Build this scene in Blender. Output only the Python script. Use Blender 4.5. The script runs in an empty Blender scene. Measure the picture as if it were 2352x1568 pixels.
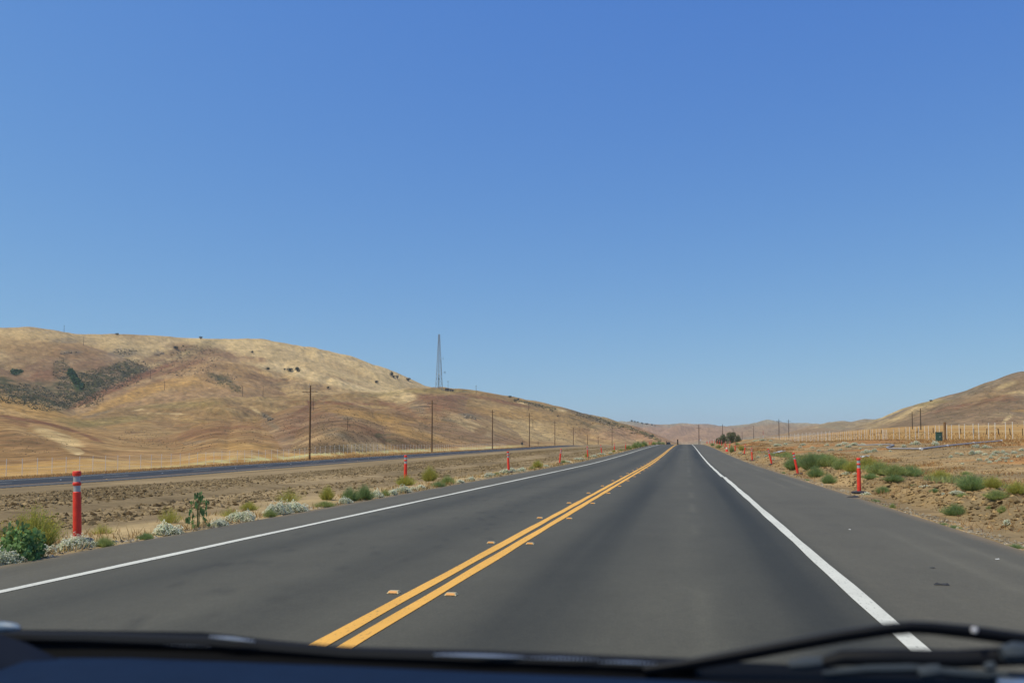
import bpy, math, random
import numpy as np
from mathutils import Vector, Matrix
random.seed(7)
RNG = np.random.default_rng(11)
scene = bpy.context.scene
COL = scene.collection

# ------------------------------------------------------------------ camera
CAMH = 1.297
FPX = 1950.0            # focal length for a 2352 px wide picture
PW, PH = 2352.0, 1568.0
PITCH = math.radians(3.0)
YAW = math.atan(400.0 / FPX * math.cos(PITCH))
PCY = 1018.0 - FPX * math.tan(PITCH)     # row of the optical axis
cam_d = bpy.data.cameras.new("camera")
cam = bpy.data.objects.new("camera", cam_d)
COL.objects.link(cam)
cam.location = (0, 0, CAMH)
cam.rotation_euler = (math.radians(90) + PITCH, 0, YAW)
cam_d.sensor_width = 36.0
cam_d.lens = FPX / PW * 36.0
cam_d.shift_y = (PCY - PH / 2) / PW
cam_d.clip_start = 0.05
cam_d.clip_end = 20000
cam_d.dof.use_dof = True
cam_d.dof.focus_distance = 60.0
cam_d.dof.aperture_fstop = 5.4
scene.camera = cam

# ------------------------------------------------------------------ sky and sun
SUN_ELEV = math.radians(60)
SUN_AZ = math.radians(-126)              # from the driving direction (+Y), negative = left
world = bpy.data.worlds.new("World")
scene.world = world
world.use_nodes = True
wn = world.node_tree
wn.nodes.clear()
sky = wn.nodes.new("ShaderNodeTexSky")
sky.sky_type = 'NISHITA'
sky.sun_disc = False
sky.sun_elevation = SUN_ELEV
sky.sun_rotation = SUN_AZ
sky.altitude = 0
sky.air_density = 1.0
sky.dust_density = 0.5
sky.ozone_density = 3.0
bg = wn.nodes.new("ShaderNodeBackground")
bg.inputs[1].default_value = 0.115
wo = wn.nodes.new("ShaderNodeOutputWorld")
wtc = wn.nodes.new("ShaderNodeTexCoord")
wad = wn.nodes.new("ShaderNodeVectorMath"); wad.operation = 'ADD'; wad.inputs[1].default_value = (0, 0, 0.07)
wn.links.new(wtc.outputs['Generated'], wad.inputs[0])
wn.links.new(wad.outputs[0], sky.inputs[0])
wsp = wn.nodes.new("ShaderNodeSeparateColor"); wcb = wn.nodes.new("ShaderNodeCombineColor")
wn.links.new(sky.outputs[0], wsp.inputs[0])
for k_, (p_, c_) in enumerate([(1.26, .68), (.95, 1.13), (.33, 3.52)]):   # clear dry-air blue
    pw = wn.nodes.new("ShaderNodeMath"); pw.operation = 'POWER'; pw.inputs[1].default_value = p_
    ml = wn.nodes.new("ShaderNodeMath"); ml.operation = 'MULTIPLY'; ml.inputs[1].default_value = c_
    wn.links.new(wsp.outputs[k_], pw.inputs[0]); wn.links.new(pw.outputs[0], ml.inputs[0]); wn.links.new(ml.outputs[0], wcb.inputs[k_])
wn.links.new(wcb.outputs[0], bg.inputs[0])
wn.links.new(bg.outputs[0], wo.inputs[0])
sun_d = bpy.data.lights.new("sun", 'SUN')
sun_d.energy = 3.4
sun_d.angle = math.radians(0.53)
sun_d.color = (1.0, 0.92, 0.70)
sun = bpy.data.objects.new("sun", sun_d)
COL.objects.link(sun)
sdir = Vector((math.sin(SUN_AZ) * math.cos(SUN_ELEV), math.cos(SUN_AZ) * math.cos(SUN_ELEV), math.sin(SUN_ELEV)))
sun.rotation_euler = sdir.to_track_quat('Z', 'Y').to_euler()
sun.location = (0, 0, 50)
scene.view_settings.view_transform = 'Standard'
scene.view_settings.look = 'None'
scene.view_settings.exposure = 0.0
scene.view_settings.gamma = 1.0

# ------------------------------------------------------------------ sight lines used to survey the place
cF = np.array([-math.sin(YAW) * math.cos(PITCH), math.cos(YAW) * math.cos(PITCH), math.sin(PITCH)])
cR = np.array([math.cos(YAW), math.sin(YAW), 0.0])
cU = np.cross(cR, cF)

def ray(u, v):
    return cF + (u - PW / 2) / FPX * cR - (v - PCY) / FPX * cU

def at_dist(u, v, D):            # world point at horizontal distance D
    d = ray(u, v)
    return np.array([0, 0, CAMH]) + d * (D / math.hypot(d[0], d[1]))

def at_depth(u, v, Y):           # world point at distance Y along the road
    d = ray(u, v)
    return np.array([0, 0, CAMH]) + d * (Y / d[1])

SY, CY = math.sin(YAW), math.cos(YAW)
def at_cam(u, Zc):               # ground-plan point (x, y) at camera depth Zc in picture column u
    r = (u - PW / 2) / FPX * Zc
    return CY * r - SY * Zc, SY * r + CY * Zc
def y_on(u, X):                  # where column u crosses the line x = X
    k = (u - PW / 2) / FPX
    return -X * (CY + k * SY) / (SY - k * CY)
def conv(Xo, Zo):
    return at_cam(1576 + FPX * Xo / Zo, Zo)

def project(P):                  # world -> picture, vectorised
    Q = P - np.array([0, 0, CAMH])
    w = Q @ cF
    w = np.where(w < 1e-3, 1e-3, w)
    return PW / 2 + FPX * (Q @ cR) / w, PCY - FPX * (Q @ cU) / w

# ------------------------------------------------------------------ noise
def _hash(ix, iy, seed):
    h = (ix.astype(np.int64) * 374761393 + iy.astype(np.int64) * 668265263 + seed * 974634777) & 0xffffffff
    h = ((h ^ (h >> 13)) * 1274126177) & 0xffffffff
    h = h ^ (h >> 16)
    return (h & 0xffffff) / float(0xffffff)

def vnoise(x, y, seed=0):
    x = np.asarray(x, float); y = np.asarray(y, float)
    ix = np.floor(x); iy = np.floor(y)
    fx = x - ix; fy = y - iy
    fx = fx * fx * fx * (fx * (fx * 6 - 15) + 10); fy = fy * fy * fy * (fy * (fy * 6 - 15) + 10)
    a = _hash(ix, iy, seed); b = _hash(ix + 1, iy, seed)
    c = _hash(ix, iy + 1, seed); d = _hash(ix + 1, iy + 1, seed)
    return (a + (b - a) * fx) * (1 - fy) + (c + (d - c) * fx) * fy

def fbm(x, y, scale, octv=4, seed=0, gain=0.5):
    s = 0; a = 1; t = 0
    for k in range(octv):
        s = s + a * (vnoise(x / scale * 2 ** k + 17.3 * k, y / scale * 2 ** k - 9.1 * k, seed + k) * 2 - 1)
        t += a; a *= gain
    return s / t

def sstep(a, b, x):
    t = np.clip((x - a) / (b - a), 0, 1)
    return t * t * (3 - 2 * t)

# ------------------------------------------------------------------ ground profile
RY = [-400, 55, 85, 117, 150, 194, 235, 300, 350, 450, 800, 6000]
RZ = [0, 0, .2, .5, .76, 1.0, 1.02, .72, .42, -1.2, -3, -3]
FY = [-400, 70, 146, 223, 304, 426, 520, 800, 6000]
FZ = [-2.0, -2.0, -1.4, -.9, -.43, .35, .3, -1.5, -3]
def _smooth(xs, ys):
    g = np.arange(-400, 2000, 4.0)
    z = np.interp(g, xs, ys)
    k = np.exp(-np.linspace(-2, 2, 9) ** 2); k /= k.sum()
    z = np.convolve(np.pad(z, 4, mode='edge'), k, 'valid')
    return g, z
_rg = _smooth(RY, RZ); _fg = _smooth(FY, FZ)
def zroad(y): return np.interp(y, _rg[0], _rg[1])
def zfar(y): return np.interp(y, _fg[0], _fg[1])
EDGE_L, EDGE_R = -7.15, 4.0
FAR_R, FAR_L = -50.0, -61.0

def floor_z(x, y):
    zr = zroad(y); zf = zfar(y)
    r = np.hypot(x, y)
    # right side
    q = np.clip(x, 0, None) / np.maximum(y, 1)
    bank = np.interp(x, [EDGE_R, 4.3, 4.9, 5.7, 6.3, 7.2, 8.5, 17, 25, 33, 60], [0, -.05, -.04, .2, .24, .02, .0, .62, 1.15, 1.62, 1.72])
    wet = sstep(4.7, 5.4, x) * sstep(7.2, 6.2, x)
    bank = bank + wet * (.16 * fbm(x, y, 2.6, 3, 5) + .03)
    bank = bank * np.where(x > 3, 1, 0)
    wr = sstep(34, 14, x)
    rise = zr * wr + (1 - wr) * 0.0
    plain = sstep(28, 60, x) * (0.021 * np.clip(r - 120, 0, 700) * sstep(.07, .28, q) + 0.0068 * np.clip(y - 190, 0, 500) * sstep(.27, .1, q))
    mound = 1.0 * np.exp(-((x - 14.5) / 4.0) ** 2 - ((y - 178) / 38.0) ** 2) + .35 * np.exp(-((x - 24) / 5) ** 2 - ((y - 120) / 20) ** 2)
    zR = bank + rise + plain + mound
    # left side
    t = np.clip((-x - 8.6) / (49.2 - 8.6), 0, 1)
    sh = np.interp(-x, [7.15, 7.6, 8.2, 8.8], [0, -.03, .0, -.02])
    zL = (zr + sh) * (1 - t) + (zf - .02) * t
    rough = sstep(9.0, 10.2, -x) * sstep(14.2, 13.4, -x) * .6 + sstep(16.2, 17.8, -x) * sstep(34, 29, -x)
    zL = zL - .18 * np.exp(-((-x - 15.2) / 1.1) ** 2) + .10 * np.exp(-((-x - 19) / 1.6) ** 2)
    zFL = np.interp(-x, [61, 62.5, 66, 90, 100, 160, 400], [0, -.15, -.35, -.35, -.1, 1.6, 9.0]) + zf
    z = np.where(x > 0, zR, np.where(x < -60.9, zFL, zL))
    # clods: bare worked soil
    near = r < 130
    cl = np.zeros_like(z)
    m = near & (x < -7.3) & (x > -49)
    if m.any():
        xx, yy = x[m], y[m]
        n1 = fbm(xx, yy, .42, 3, 31); n2 = vnoise(xx / .17, yy / .17, 77)
        cl[m] = (np.clip(n1, -.25, 1) * .10 + (n2 - .5) * .045) * (rough[m] * (0.6 + .6 * vnoise(xx / 3, yy / 5, 9)) + .06)
    m = near & (x > 4.25) & (x < 40)
    if m.any():
        xx, yy = x[m], y[m]
        n1 = fbm(xx, yy, .34, 3, 41); n2 = vnoise(xx / .15, yy / .15, 57)
        cl[m] = (np.clip(n1, -.2, 1) * .11 + (n2 - .5) * .045) * (wet[m] * .95 + .16 + .25 * sstep(9, 16, xx))
    cl *= sstep(130, 70, r)
    z = z + cl
    # under the pavements
    def dip(x0, x1, zz, z):
        inside = sstep(x0 - .12, x0 + .02, x) * sstep(x1 + .12, x1 - .02, x)
        return z * (1 - inside) + (zz - .10) * inside
    z = dip(EDGE_L, EDGE_R + 0 * x, zr, z)
    z = dip(FAR_L, FAR_R, zf, z)
    return z

# ------------------------------------------------------------------ hill ridges: (u, v, distance) surveyed crest points, slope, rounding
RIDGES = [
 ('A', 0.5, 25, [(-700,745,1300),(-300,738,1300),(0,753,1330),(70,752,1340),(110,758,1350),(165,767,1370),(270,768,1400),(460,778,1450),(560,779,1480),(600,779,1490),(700,797,1500),(780,813,1500),(850,838,1490),(900,862,1480),(930,878,1470),(970,886,1450),(1040,905,1450),(1200,935,1500),(1400,985,1600)]),
 ('A2', 0.4, 8, [(540,803,1390),(484,819,1200),(417,842,1110),(347,865,1020),(278,890,940),(208,918,865),(150,946,800),(120,962,760)]),
 ('A3', 0.34, 15, [(507,793,1440),(600,812,1400),(681,828,1310),(785,869,1200),(831,886,1120),(889,899,1060)]),
 ('L1', 0.42, 12, [(60,768,1320),(139,776,1280),(200,797,1230),(254,818,1180),(324,850,1120),(352,870,1080)]),
 ('L2', 0.42, 10, [(20,790,1280),(50,822,1180),(70,850,1080),(95,885,980),(120,925,880),(130,950,830)]),
 ('L3', 0.42, 10, [(200,800,1200),(225,835,1100),(232,870,1010),(200,905,920),(165,935,860)]),
 ('L4', 0.42, 12, [(-200,800,1200),(-60,830,1050),(0,862,960),(40,890,880),(80,925,800)]),
 ('C1', 0.48, 12, [(-300,860,760),(-100,893,700),(0,914,640),(46,927,610),(93,941,585),(130,954,560),(165,970,530),(205,988,480)]),
 ('C2', 0.42, 7, [(-300,920,480),(-100,941,420),(0,959,385),(93,974,350),(185,994,312),(220,1010,290),(278,1028,268),(329,1048,245)]),
 ('C3', 0.58, 4, [(-300,925,340),(-100,950,290),(23,985,245),(58,1001,225),(111,1024,198),(143,1041,180),(188,1068,155)]),
 ('B', 0.34, 18, [(150,978,690),(194,966,715),(278,936,745),(370,927,775),(484,913,815),(600,911,850),(715,907,890),(820,901,935),(940,892,985),(1005,890.5,1005),(1069,896,1015),(1157,910,1015),(1208,919,1015),(1255,930,1010)]),
 ('Br', .50, 8, [(1208,919,1015),(1255,930,1010),(1336,948,1000),(1382,957,985),(1411,968,960),(1447,977,925),(1470,986,895),(1501,1003,850),(1530,1017,820)]),
 ('B2', 0.3, 12, [(278,950,700),(330,966,640),(400,980,590),(430,1000,520),(440,1020,450)]),
 ('D1', 0.52, 9, [(430,972,600),(507,968,560),(565,969,530),(600,976,495),(627,984,465),(676,1006,405),(715,1024,350),(745,1040,300)]),
 ('D1b', 0.32, 10, [(470,990,520),(500,1010,440),(520,1030,370)]),
 ('D2', 0.42, 9, [(739,924,640),(785,927,625),(877,939,605),(907,948,592),(954,960,565),(1011,978,520),(1046,985,495),(1093,998,465),(1139,1014,430),(1170,1024,405)]),
 ('D2b', 0.52, 7, [(739,924,640),(692,932,620),(657,951,585),(640,972,545),(650,995,480),(680,1020,400)]),
 ('D3', 0.4, 9, [(1046,905,900),(990,912,800),(958,925,740),(975,948,680),(1010,965,640)]),
 ('D4', 0.34, 14, [(1190,935,920),(1120,955,800),(1090,975,700),(1110,1000,590),(1150,1018,500)]),
 ('D5', 0.34, 14, [(1240,940,960),(1230,970,820),(1250,1000,680),(1275,1018,560)]),
 ('E', 0.52, 7, [(1300,948,985),(1346,967,900),(1370,975,850),(1393,986,800),(1424,1004,740),(1447,1016,700)]),
 ('G', 0.34, 40, [(1250,985,3300),(1380,975,3300),(1414,968,3300),(1431,966,3300),(1455,967,3350),(1485,973,3400),(1516,975,3400),(1547,975,3450),(1578,974,3450),(1600,973.5,3400),(1621,973,3400),(1640,975,3400),(1663,979,3500),(1700,979,3400),(1721,973,3200),(1743,971.7,3100),(1785,968.5,3000),(1806,971,2950),(1849,970.6,2800),(1870,972,2700),(1889,976,2600),(1950,990,2500)]),
 ('G2', 0.26, 30, [(1600,973.5,3400),(1560,985,3000),(1500,995,2600),(1450,1003,2300)]),
 ('G3', 0.26, 30, [(1721,973,3200),(1690,985,2800),(1640,997,2500),(1600,1003,2200)]),
 ('G4', 0.26, 30, [(1806,971,2950),(1780,984,2500),(1740,994,2200),(1700,1000,2000)]),
 ('H', 0.42, 18, [(1850,992,2000),(1880,983,1950),(1912,968.5,1900),(1934,966,1880),(1959,968.5,1850),(1989,962,1800),(2027,963,1700),(2063,972,1600)]),
 ('H0', 0.3, 20, [(1934,966,1880),(1900,980,1600),(1860,988,1400),(1820,995,1200)]),
 ('K', 0.58, 8, [(1950,985,1350),(1990,973,1330),(2027,963,1300),(2063,946,1260),(2084,936,1230),(2101,931,1210),(2121,930,1180),(2146,931,1150)]),
 ('K2', 0.5, 8, [(2085,940,1500),(2101,931,1480),(2120,925,1450),(2148,918,1430),(2172,921,1400),(2260,935,1380)]),
 ('I', 0.5, 10, [(1990,994,700),(2017,984,720),(2042,974,740),(2084,959,750),(2116,946,760),(2146,932,765),(2171,921,770),(2201,910,780),(2254,890,790),(2297,872,800),(2352,853,810),(2450,825,830),(2600,795,860),(2900,800,900)]),
 ('I2', 0.36, 12, [(2254,890,790),(2230,925,700),(2200,955,620)]),
 ('I3', 0.36, 12, [(2380,860,810),(2340,905,690),(2290,945,600),(2260,975,540)]),
]
KR = {'A': .30, 'A2': .20, 'A3': .20, 'L1': .26, 'L2': .24, 'L3': .24, 'L4': .22, 'C1': .12, 'C2': .078, 'C3': .11, 'B': .17, 'Br': .17, 'B2': .10, 'D1': .052, 'D1b': .05, 'D2': .072, 'D2b': .075,
      'D3': .10, 'D4': .09, 'D5': .09, 'E': .16, 'G': .12, 'G2': .12, 'G3': .12, 'G4': .12, 'H': .14, 'H0': .12, 'K': .24, 'K2': .25, 'I': .24, 'I2': .22, 'I3': .22}
_RW = []
for nm, k, w, pts in RIDGES:
    _RW.append((nm, k, w, np.array([at_dist(u, v, D) for u, v, D in pts])))

FAM = {}
def height(x, y, want=False):
    x = np.asarray(x, float); y = np.asarray(y, float)
    z = floor_z(x, y)
    r = np.hypot(x, y)
    m = r > 105
    if m.any():
        xx, yy = x[m], y[m]
        wx = xx + 26 * fbm(xx, yy, 130, 2, 3) * sstep(150, 500, r[m]); wy = yy + 26 * fbm(xx, yy, 130, 2, 4) * sstep(150, 500, r[m])
        best = np.full(xx.shape, -1e9); bd = np.full(xx.shape, 1e9)
        fam = np.full(xx.shape, -1, int)
        for fi, (nm, k, w, P) in enumerate(_RW):
            lo = P.min(0) - 650; hi = P.max(0) + 700
            sel = (xx > lo[0]) & (xx < hi[0]) & (yy > lo[1]) & (yy < hi[1])
            if not sel.any(): continue
            ax_, ay_ = xx[sel], yy[sel]
            bx_, by_ = ax_, ay_; hr_ = np.hypot(ax_, ay_); rx_, ry_ = ax_ / hr_, ay_ / hr_
            loc = np.full(ax_.shape, -1e9); ld = np.full(ax_.shape, 1e9)
            for a, b in zip(P[:-1], P[1:]):
                dx, dy = b[0] - a[0], b[1] - a[1]
                L2 = dx * dx + dy * dy + 1e-6
                t = np.clip(((bx_ - a[0]) * dx + (by_ - a[1]) * dy) / L2, 0, 1)
                d = np.hypot(bx_ - a[0] - t * dx, by_ - a[1] - t * dy)
                ex = bx_ - a[0] - t * dx; ey = by_ - a[1] - t * dy
                dr_ = ex * rx_ + ey * ry_; dt_ = ex * ry_ - ey * rx_
                kk = np.where(dr_ < 0, KR.get(nm, k * .5), k)
                zz = a[2] + t * (b[2] - a[2]) - (np.sqrt((kk * dr_) ** 2 + (k * dt_) ** 2 + (k * w) ** 2) - k * w)
                loc = np.maximum(loc, zz); ld = np.minimum(ld, d)
            bb = best[sel]
            best[sel] = np.maximum(bb, loc)
            ff = fam[sel]; ff[loc > bb] = fi; fam[sel] = ff
            bd[sel] = np.minimum(bd[sel], ld)
        fl = z[m]
        up = np.clip(best - fl, 0, None)
        amp = np.clip(bd / 55, 0.06, 1) * np.clip(up / 14, 0, 1)
        rr = r[m]
        gul = np.abs(fbm(wx, wy, 90, 4, 21))
        det = fbm(wx, wy, 24, 3, 23)
        far = sstep(1900, 2600, rr)
        best = best + amp * (gul * 11 - 3.6 + np.abs(fbm(wx, wy, 34, 3, 27)) * 4.5 + det * 1.3) * (1 - far) + amp * far * (np.abs(fbm(xx, yy, 420, 4, 25)) * 60 - 16)
        # soft joint with the valley floor
        s = 1.2 + rr * .002
        h = np.where(best - fl > 4 * s, best, np.where(best - fl < -4 * s, fl, fl + s * np.log1p(np.exp(np.clip((best - fl) / s, -20, 20)))))
        h = h - 0  
        # keep the road corridor clear
        corr = sstep(12, 40, np.abs(xx + 2)) 
        keep = (yy > -50) & (yy < 640)
        h = np.where(keep, fl + (h - fl) * np.where(xx > -66, corr * np.where((xx < 0) & (yy < 520), 0, 1), sstep(66, 80, -xx)), h)
        z[m] = h
        if want: FAM['id'] = fam; FAM['m'] = m; FAM['bd'] = bd; FAM['up'] = up
    return z

# ------------------------------------------------------------------ terrain grid (polar topology, world-space shape)
az_c = -YAW
fine = np.arange(az_c - math.radians(37), az_c + math.radians(37), math.radians(.08))
coarse = np.arange(az_c + math.radians(37), az_c + math.radians(323), math.radians(2.0))
TH = np.concatenate([fine, coarse])
NF = len(fine)
rs = [1.2]
while rs[-1] < 9000:
    r_ = rs[-1]
    rs.append(r_ * (1.0075 if r_ < 1800 else 1.02))
R = np.array(rs)
TT, RR = np.meshgrid(TH, R)
GX = RR * np.sin(TT); GY = RR * np.cos(TT)
GZ = height(GX, GY, True)
ELEV = (GZ - CAMH) / RR

def gz(x, y):
    """ground height under a point, bilinear on the built grid"""
    x = np.atleast_1d(np.asarray(x, float)); y = np.atleast_1d(np.asarray(y, float))
    r = np.hypot(x, y); th = np.arctan2(x, y)
    i = np.clip(np.interp(r, R, np.arange(len(R))), 0, len(R) - 1.001)
    j = np.clip((th - fine[0]) / math.radians(.08), 0, NF - 1.001)
    i0 = i.astype(int); j0 = j.astype(int); fi = i - i0; fj = j - j0
    return (GZ[i0, j0] * (1 - fi) * (1 - fj) + GZ[i0 + 1, j0] * fi * (1 - fj) + GZ[i0, j0 + 1] * (1 - fi) * fj + GZ[i0 + 1, j0 + 1] * fi * fj)

def hit(u, v):
    """where sight lines meet the ground: arrays of world points"""
    u = np.atleast_1d(np.asarray(u, float)); v = np.atleast_1d(np.asarray(v, float))
    D = cF[None] + ((u - PW / 2) / FPX)[:, None] * cR[None] - ((v - PCY) / FPX)[:, None] * cU[None]
    hz = np.hypot(D[:, 0], D[:, 1]); el = D[:, 2] / hz; th = np.arctan2(D[:, 0], D[:, 1])
    j = np.clip(np.rint((th - fine[0]) / math.radians(.08)).astype(int), 0, NF - 1)
    out = np.zeros((len(u), 3)); ok = np.zeros(len(u), bool)
    lo = np.searchsorted(R, 4.0)
    for n in range(len(u)):
        e = ELEV[lo:, j[n]]
        k = np.argmax(e >= el[n])
        if e[k] >= el[n]:
            k0 = max(k - 1, 0); f = (el[n] - e[k0]) / max(e[k] - e[k0], 1e-9) if k > 0 else 0
            r = R[lo + k0] + f * (R[lo + k] - R[lo + k0])
            out[n] = (r * math.sin(th[n]), r * math.cos(th[n]), CAMH + el[n] * r); ok[n] = True
    return out, ok

def hit1(u, v):
    o, k = hit([u], [v])
    return o[0]

# ------------------------------------------------------------------ helpers
def link(name, me, mat=None, parent=None):
    o = bpy.data.objects.new(name, me)
    COL.objects.link(o)
    if mat is not None and len(me.materials) == 0: me.materials.append(mat)
    if parent is not None: o.parent = parent
    return o

def tag(o, label=None, cat=None, group=None, kind=None):
    if label: o['label'] = label
    if cat: o['category'] = cat
    if group: o['group'] = group
    if kind: o['kind'] = kind
    return o

def empty(name, loc=(0, 0, 0), rot=(0, 0, 0), scale=(1, 1, 1)):
    o = bpy.data.objects.new(name, None)
    COL.objects.link(o)
    o.empty_display_size = .2
    o.location = loc; o.rotation_euler = rot; o.scale = scale
    return o

def grid_mesh(name, X, Y, Z, smooth=True, wrap=False):
    n, m = X.shape
    co = np.stack([X, Y, Z], -1).reshape(-1, 3).astype(np.float32)
    idx = np.arange(n * m).reshape(n, m)
    a = idx[:-1, :-1]; b = idx[:-1, 1:]; c = idx[1:, 1:]; d = idx[1:, :-1]
    f = np.stack([a, b, c, d], -1).reshape(-1, 4)
    if wrap:
        f2 = np.stack([idx[:-1, -1], idx[:-1, 0], idx[1:, 0], idx[1:, -1]], -1)
        f = np.concatenate([f, f2])
    f = f[:, ::-1]
    return raw_mesh(name, co, f, smooth)

def raw_mesh(name, co, f, smooth=False):
    f = np.asarray(f); co = np.asarray(co, np.float32)
    me = bpy.data.meshes.new(name)
    k = f.shape[1]
    me.vertices.add(len(co)); me.vertices.foreach_set('co', co.ravel())
    me.loops.add(f.size); me.loops.foreach_set('vertex_index', f.ravel().astype(np.int32))
    me.polygons.add(len(f)); me.polygons.foreach_set('loop_start', (np.arange(len(f)) * k).astype(np.int32))
    me.polygons.foreach_set('loop_total', np.full(len(f), k, np.int32))
    me.polygons.foreach_set('use_smooth', np.full(len(f), smooth, bool))
    me.update(calc_edges=True)
    return me

def set_col(me, rgb, name='Col'):
    a = me.color_attributes.new(name, 'FLOAT_COLOR', 'POINT')
    c = np.ones((len(me.vertices), 4), np.float32); c[:, :3] = rgb
    a.data.foreach_set('color', c.ravel())

# ------------------------------------------------------------------ materials
def new_mat(name):
    m = bpy.data.materials.new(name); m.use_nodes = True
    nt = m.node_tree
    return m, nt, nt.nodes['Principled BSDF']

def simple(name, rgb, rough=.6, metal=0.0, var=0.0, scale=8.0, spec=.5, bump=0.0):
    m, nt, b = new_mat(name)
    b.inputs['Roughness'].default_value = rough
    b.inputs['Metallic'].default_value = metal
    b.inputs['Specular IOR Level'].default_value = spec
    b.inputs['Base Color'].default_value = (*rgb, 1)
    if var > 0 or bump > 0:
        tc = nt.nodes.new('ShaderNodeTexCoord')
        nz = nt.nodes.new('ShaderNodeTexNoise'); nz.inputs['Scale'].default_value = scale; nz.inputs['Detail'].default_value = 5
        nt.links.new(tc.outputs['Object'], nz.inputs['Vector'])
        if var > 0:
            cr = nt.nodes.new('ShaderNodeMapRange')
            cr.inputs[1].default_value = .3; cr.inputs[2].default_value = .7
            cr.inputs[3].default_value = 1 - var; cr.inputs[4].default_value = 1 + var
            nt.links.new(nz.outputs['Fac'], cr.inputs[0])
            mx = nt.nodes.new('ShaderNodeMix'); mx.data_type = 'RGBA'; mx.blend_type = 'MULTIPLY'
            mx.inputs[0].default_value = 1; mx.inputs[6].default_value = (*rgb, 1)
            nt.links.new(cr.outputs[0], mx.inputs[7]); nt.links.new(mx.outputs[2], b.inputs['Base Color'])
        if bump > 0:
            bp = nt.nodes.new('ShaderNodeBump'); bp.inputs['Strength'].default_value = bump; bp.inputs['Distance'].default_value = .02
            nt.links.new(nz.outputs['Fac'], bp.inputs['Height']); nt.links.new(bp.outputs[0], b.inputs['Normal'])
    return m

def col_mat(name, rough=.95, noises=((3.0, .15),), stretch=(1, 1, 1), spec=.2, bump=(0, 1, .1), rand=0.0):
    """vertex-colour albedo multiplied by several scales of noise"""
    m, nt, b = new_mat(name)
    L = nt.links
    b.inputs['Roughness'].default_value = rough
    b.inputs['Specular IOR Level'].default_value = spec
    at = nt.nodes.new('ShaderNodeAttribute'); at.attribute_name = 'Col'
    cur = at.outputs['Color']
    tc = nt.nodes.new('ShaderNodeTexCoord'); mp = nt.nodes.new('ShaderNodeMapping'); mp.inputs['Scale'].default_value = stretch
    L.new(tc.outputs['Object'], mp.inputs[0])
    last = None
    for sc, amt in noises:
        nz = nt.nodes.new('ShaderNodeTexNoise'); nz.inputs['Scale'].default_value = sc; nz.inputs['Detail'].default_value = 6; nz.inputs['Roughness'].default_value = .65
        L.new(mp.outputs[0], nz.inputs['Vector'])
        mr = nt.nodes.new('ShaderNodeMapRange'); mr.inputs[1].default_value = .28; mr.inputs[2].default_value = .72
        mr.inputs[3].default_value = 1 - amt; mr.inputs[4].default_value = 1 + amt
        L.new(nz.outputs['Fac'], mr.inputs[0])
        mx = nt.nodes.new('ShaderNodeMix'); mx.data_type = 'RGBA'; mx.blend_type = 'MULTIPLY'; mx.inputs[0].default_value = 1
        L.new(cur, mx.inputs[6]); L.new(mr.outputs[0], mx.inputs[7]); cur = mx.outputs[2]; last = nz
    if rand > 0:
        oi = nt.nodes.new('ShaderNodeObjectInfo')
        mr = nt.nodes.new('ShaderNodeMapRange'); mr.inputs[3].default_value = 1 - rand; mr.inputs[4].default_value = 1 + rand
        L.new(oi.outputs['Random'], mr.inputs[0])
        mx = nt.nodes.new('ShaderNodeMix'); mx.data_type = 'RGBA'; mx.blend_type = 'MULTIPLY'; mx.inputs[0].default_value = 1
        L.new(cur, mx.inputs[6]); L.new(mr.outputs[0], mx.inputs[7]); cur = mx.outputs[2]
    L.new(cur, b.inputs['Base Color'])
    if bump[0] > 0:
        nz = nt.nodes.new('ShaderNodeTexNoise'); nz.inputs['Scale'].default_value = bump[1]; nz.inputs['Detail'].default_value = 7
        L.new(tc.outputs['Object'], nz.inputs['Vector'])
        bp = nt.nodes.new('ShaderNodeBump'); bp.inputs['Strength'].default_value = bump[0]; bp.inputs['Distance'].default_value = bump[2]
        L.new(nz.outputs['Fac'], bp.inputs['Height']); L.new(bp.outputs[0], b.inputs['Normal'])
    return m

# ------------------------------------------------------------------ terrain colours (real ground cover: soil, dry grass, scrub, rock)
def L(r, g, b):                 # sRGB 0-255 to linear albedo
    c = np.array([r, g, b]) / 255.0
    return np.where(c <= .04045, c / 12.92, ((c + .055) / 1.055) ** 2.4)

SOIL = L(134, 115, 84); SOIL_L = L(154, 132, 97); SOIL_D = L(98, 80, 55)
SOILR = L(166, 138, 96); GOLD = L(176, 137, 80); CREAM = L(194, 166, 116); TAN = L(156, 122, 80)
BROWN = L(126, 95, 66); RUST = L(128, 90, 64); GREY = L(124, 110, 88); SCRUB = L(78, 76, 50); SCRUB2 = L(96, 88, 62); DKGREEN = L(50, 68, 38)
STRAW = L(204, 176, 126); RUSTG = L(170, 118, 66); OLIVE = L(132, 118, 70)
x, y, z = GX.ravel(), GY.ravel(), GZ.ravel()
rr = RR.ravel()
U, V = project(np.stack([x, y, z], -1))
N = len(x)
C = np.zeros((N, 3))
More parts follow.
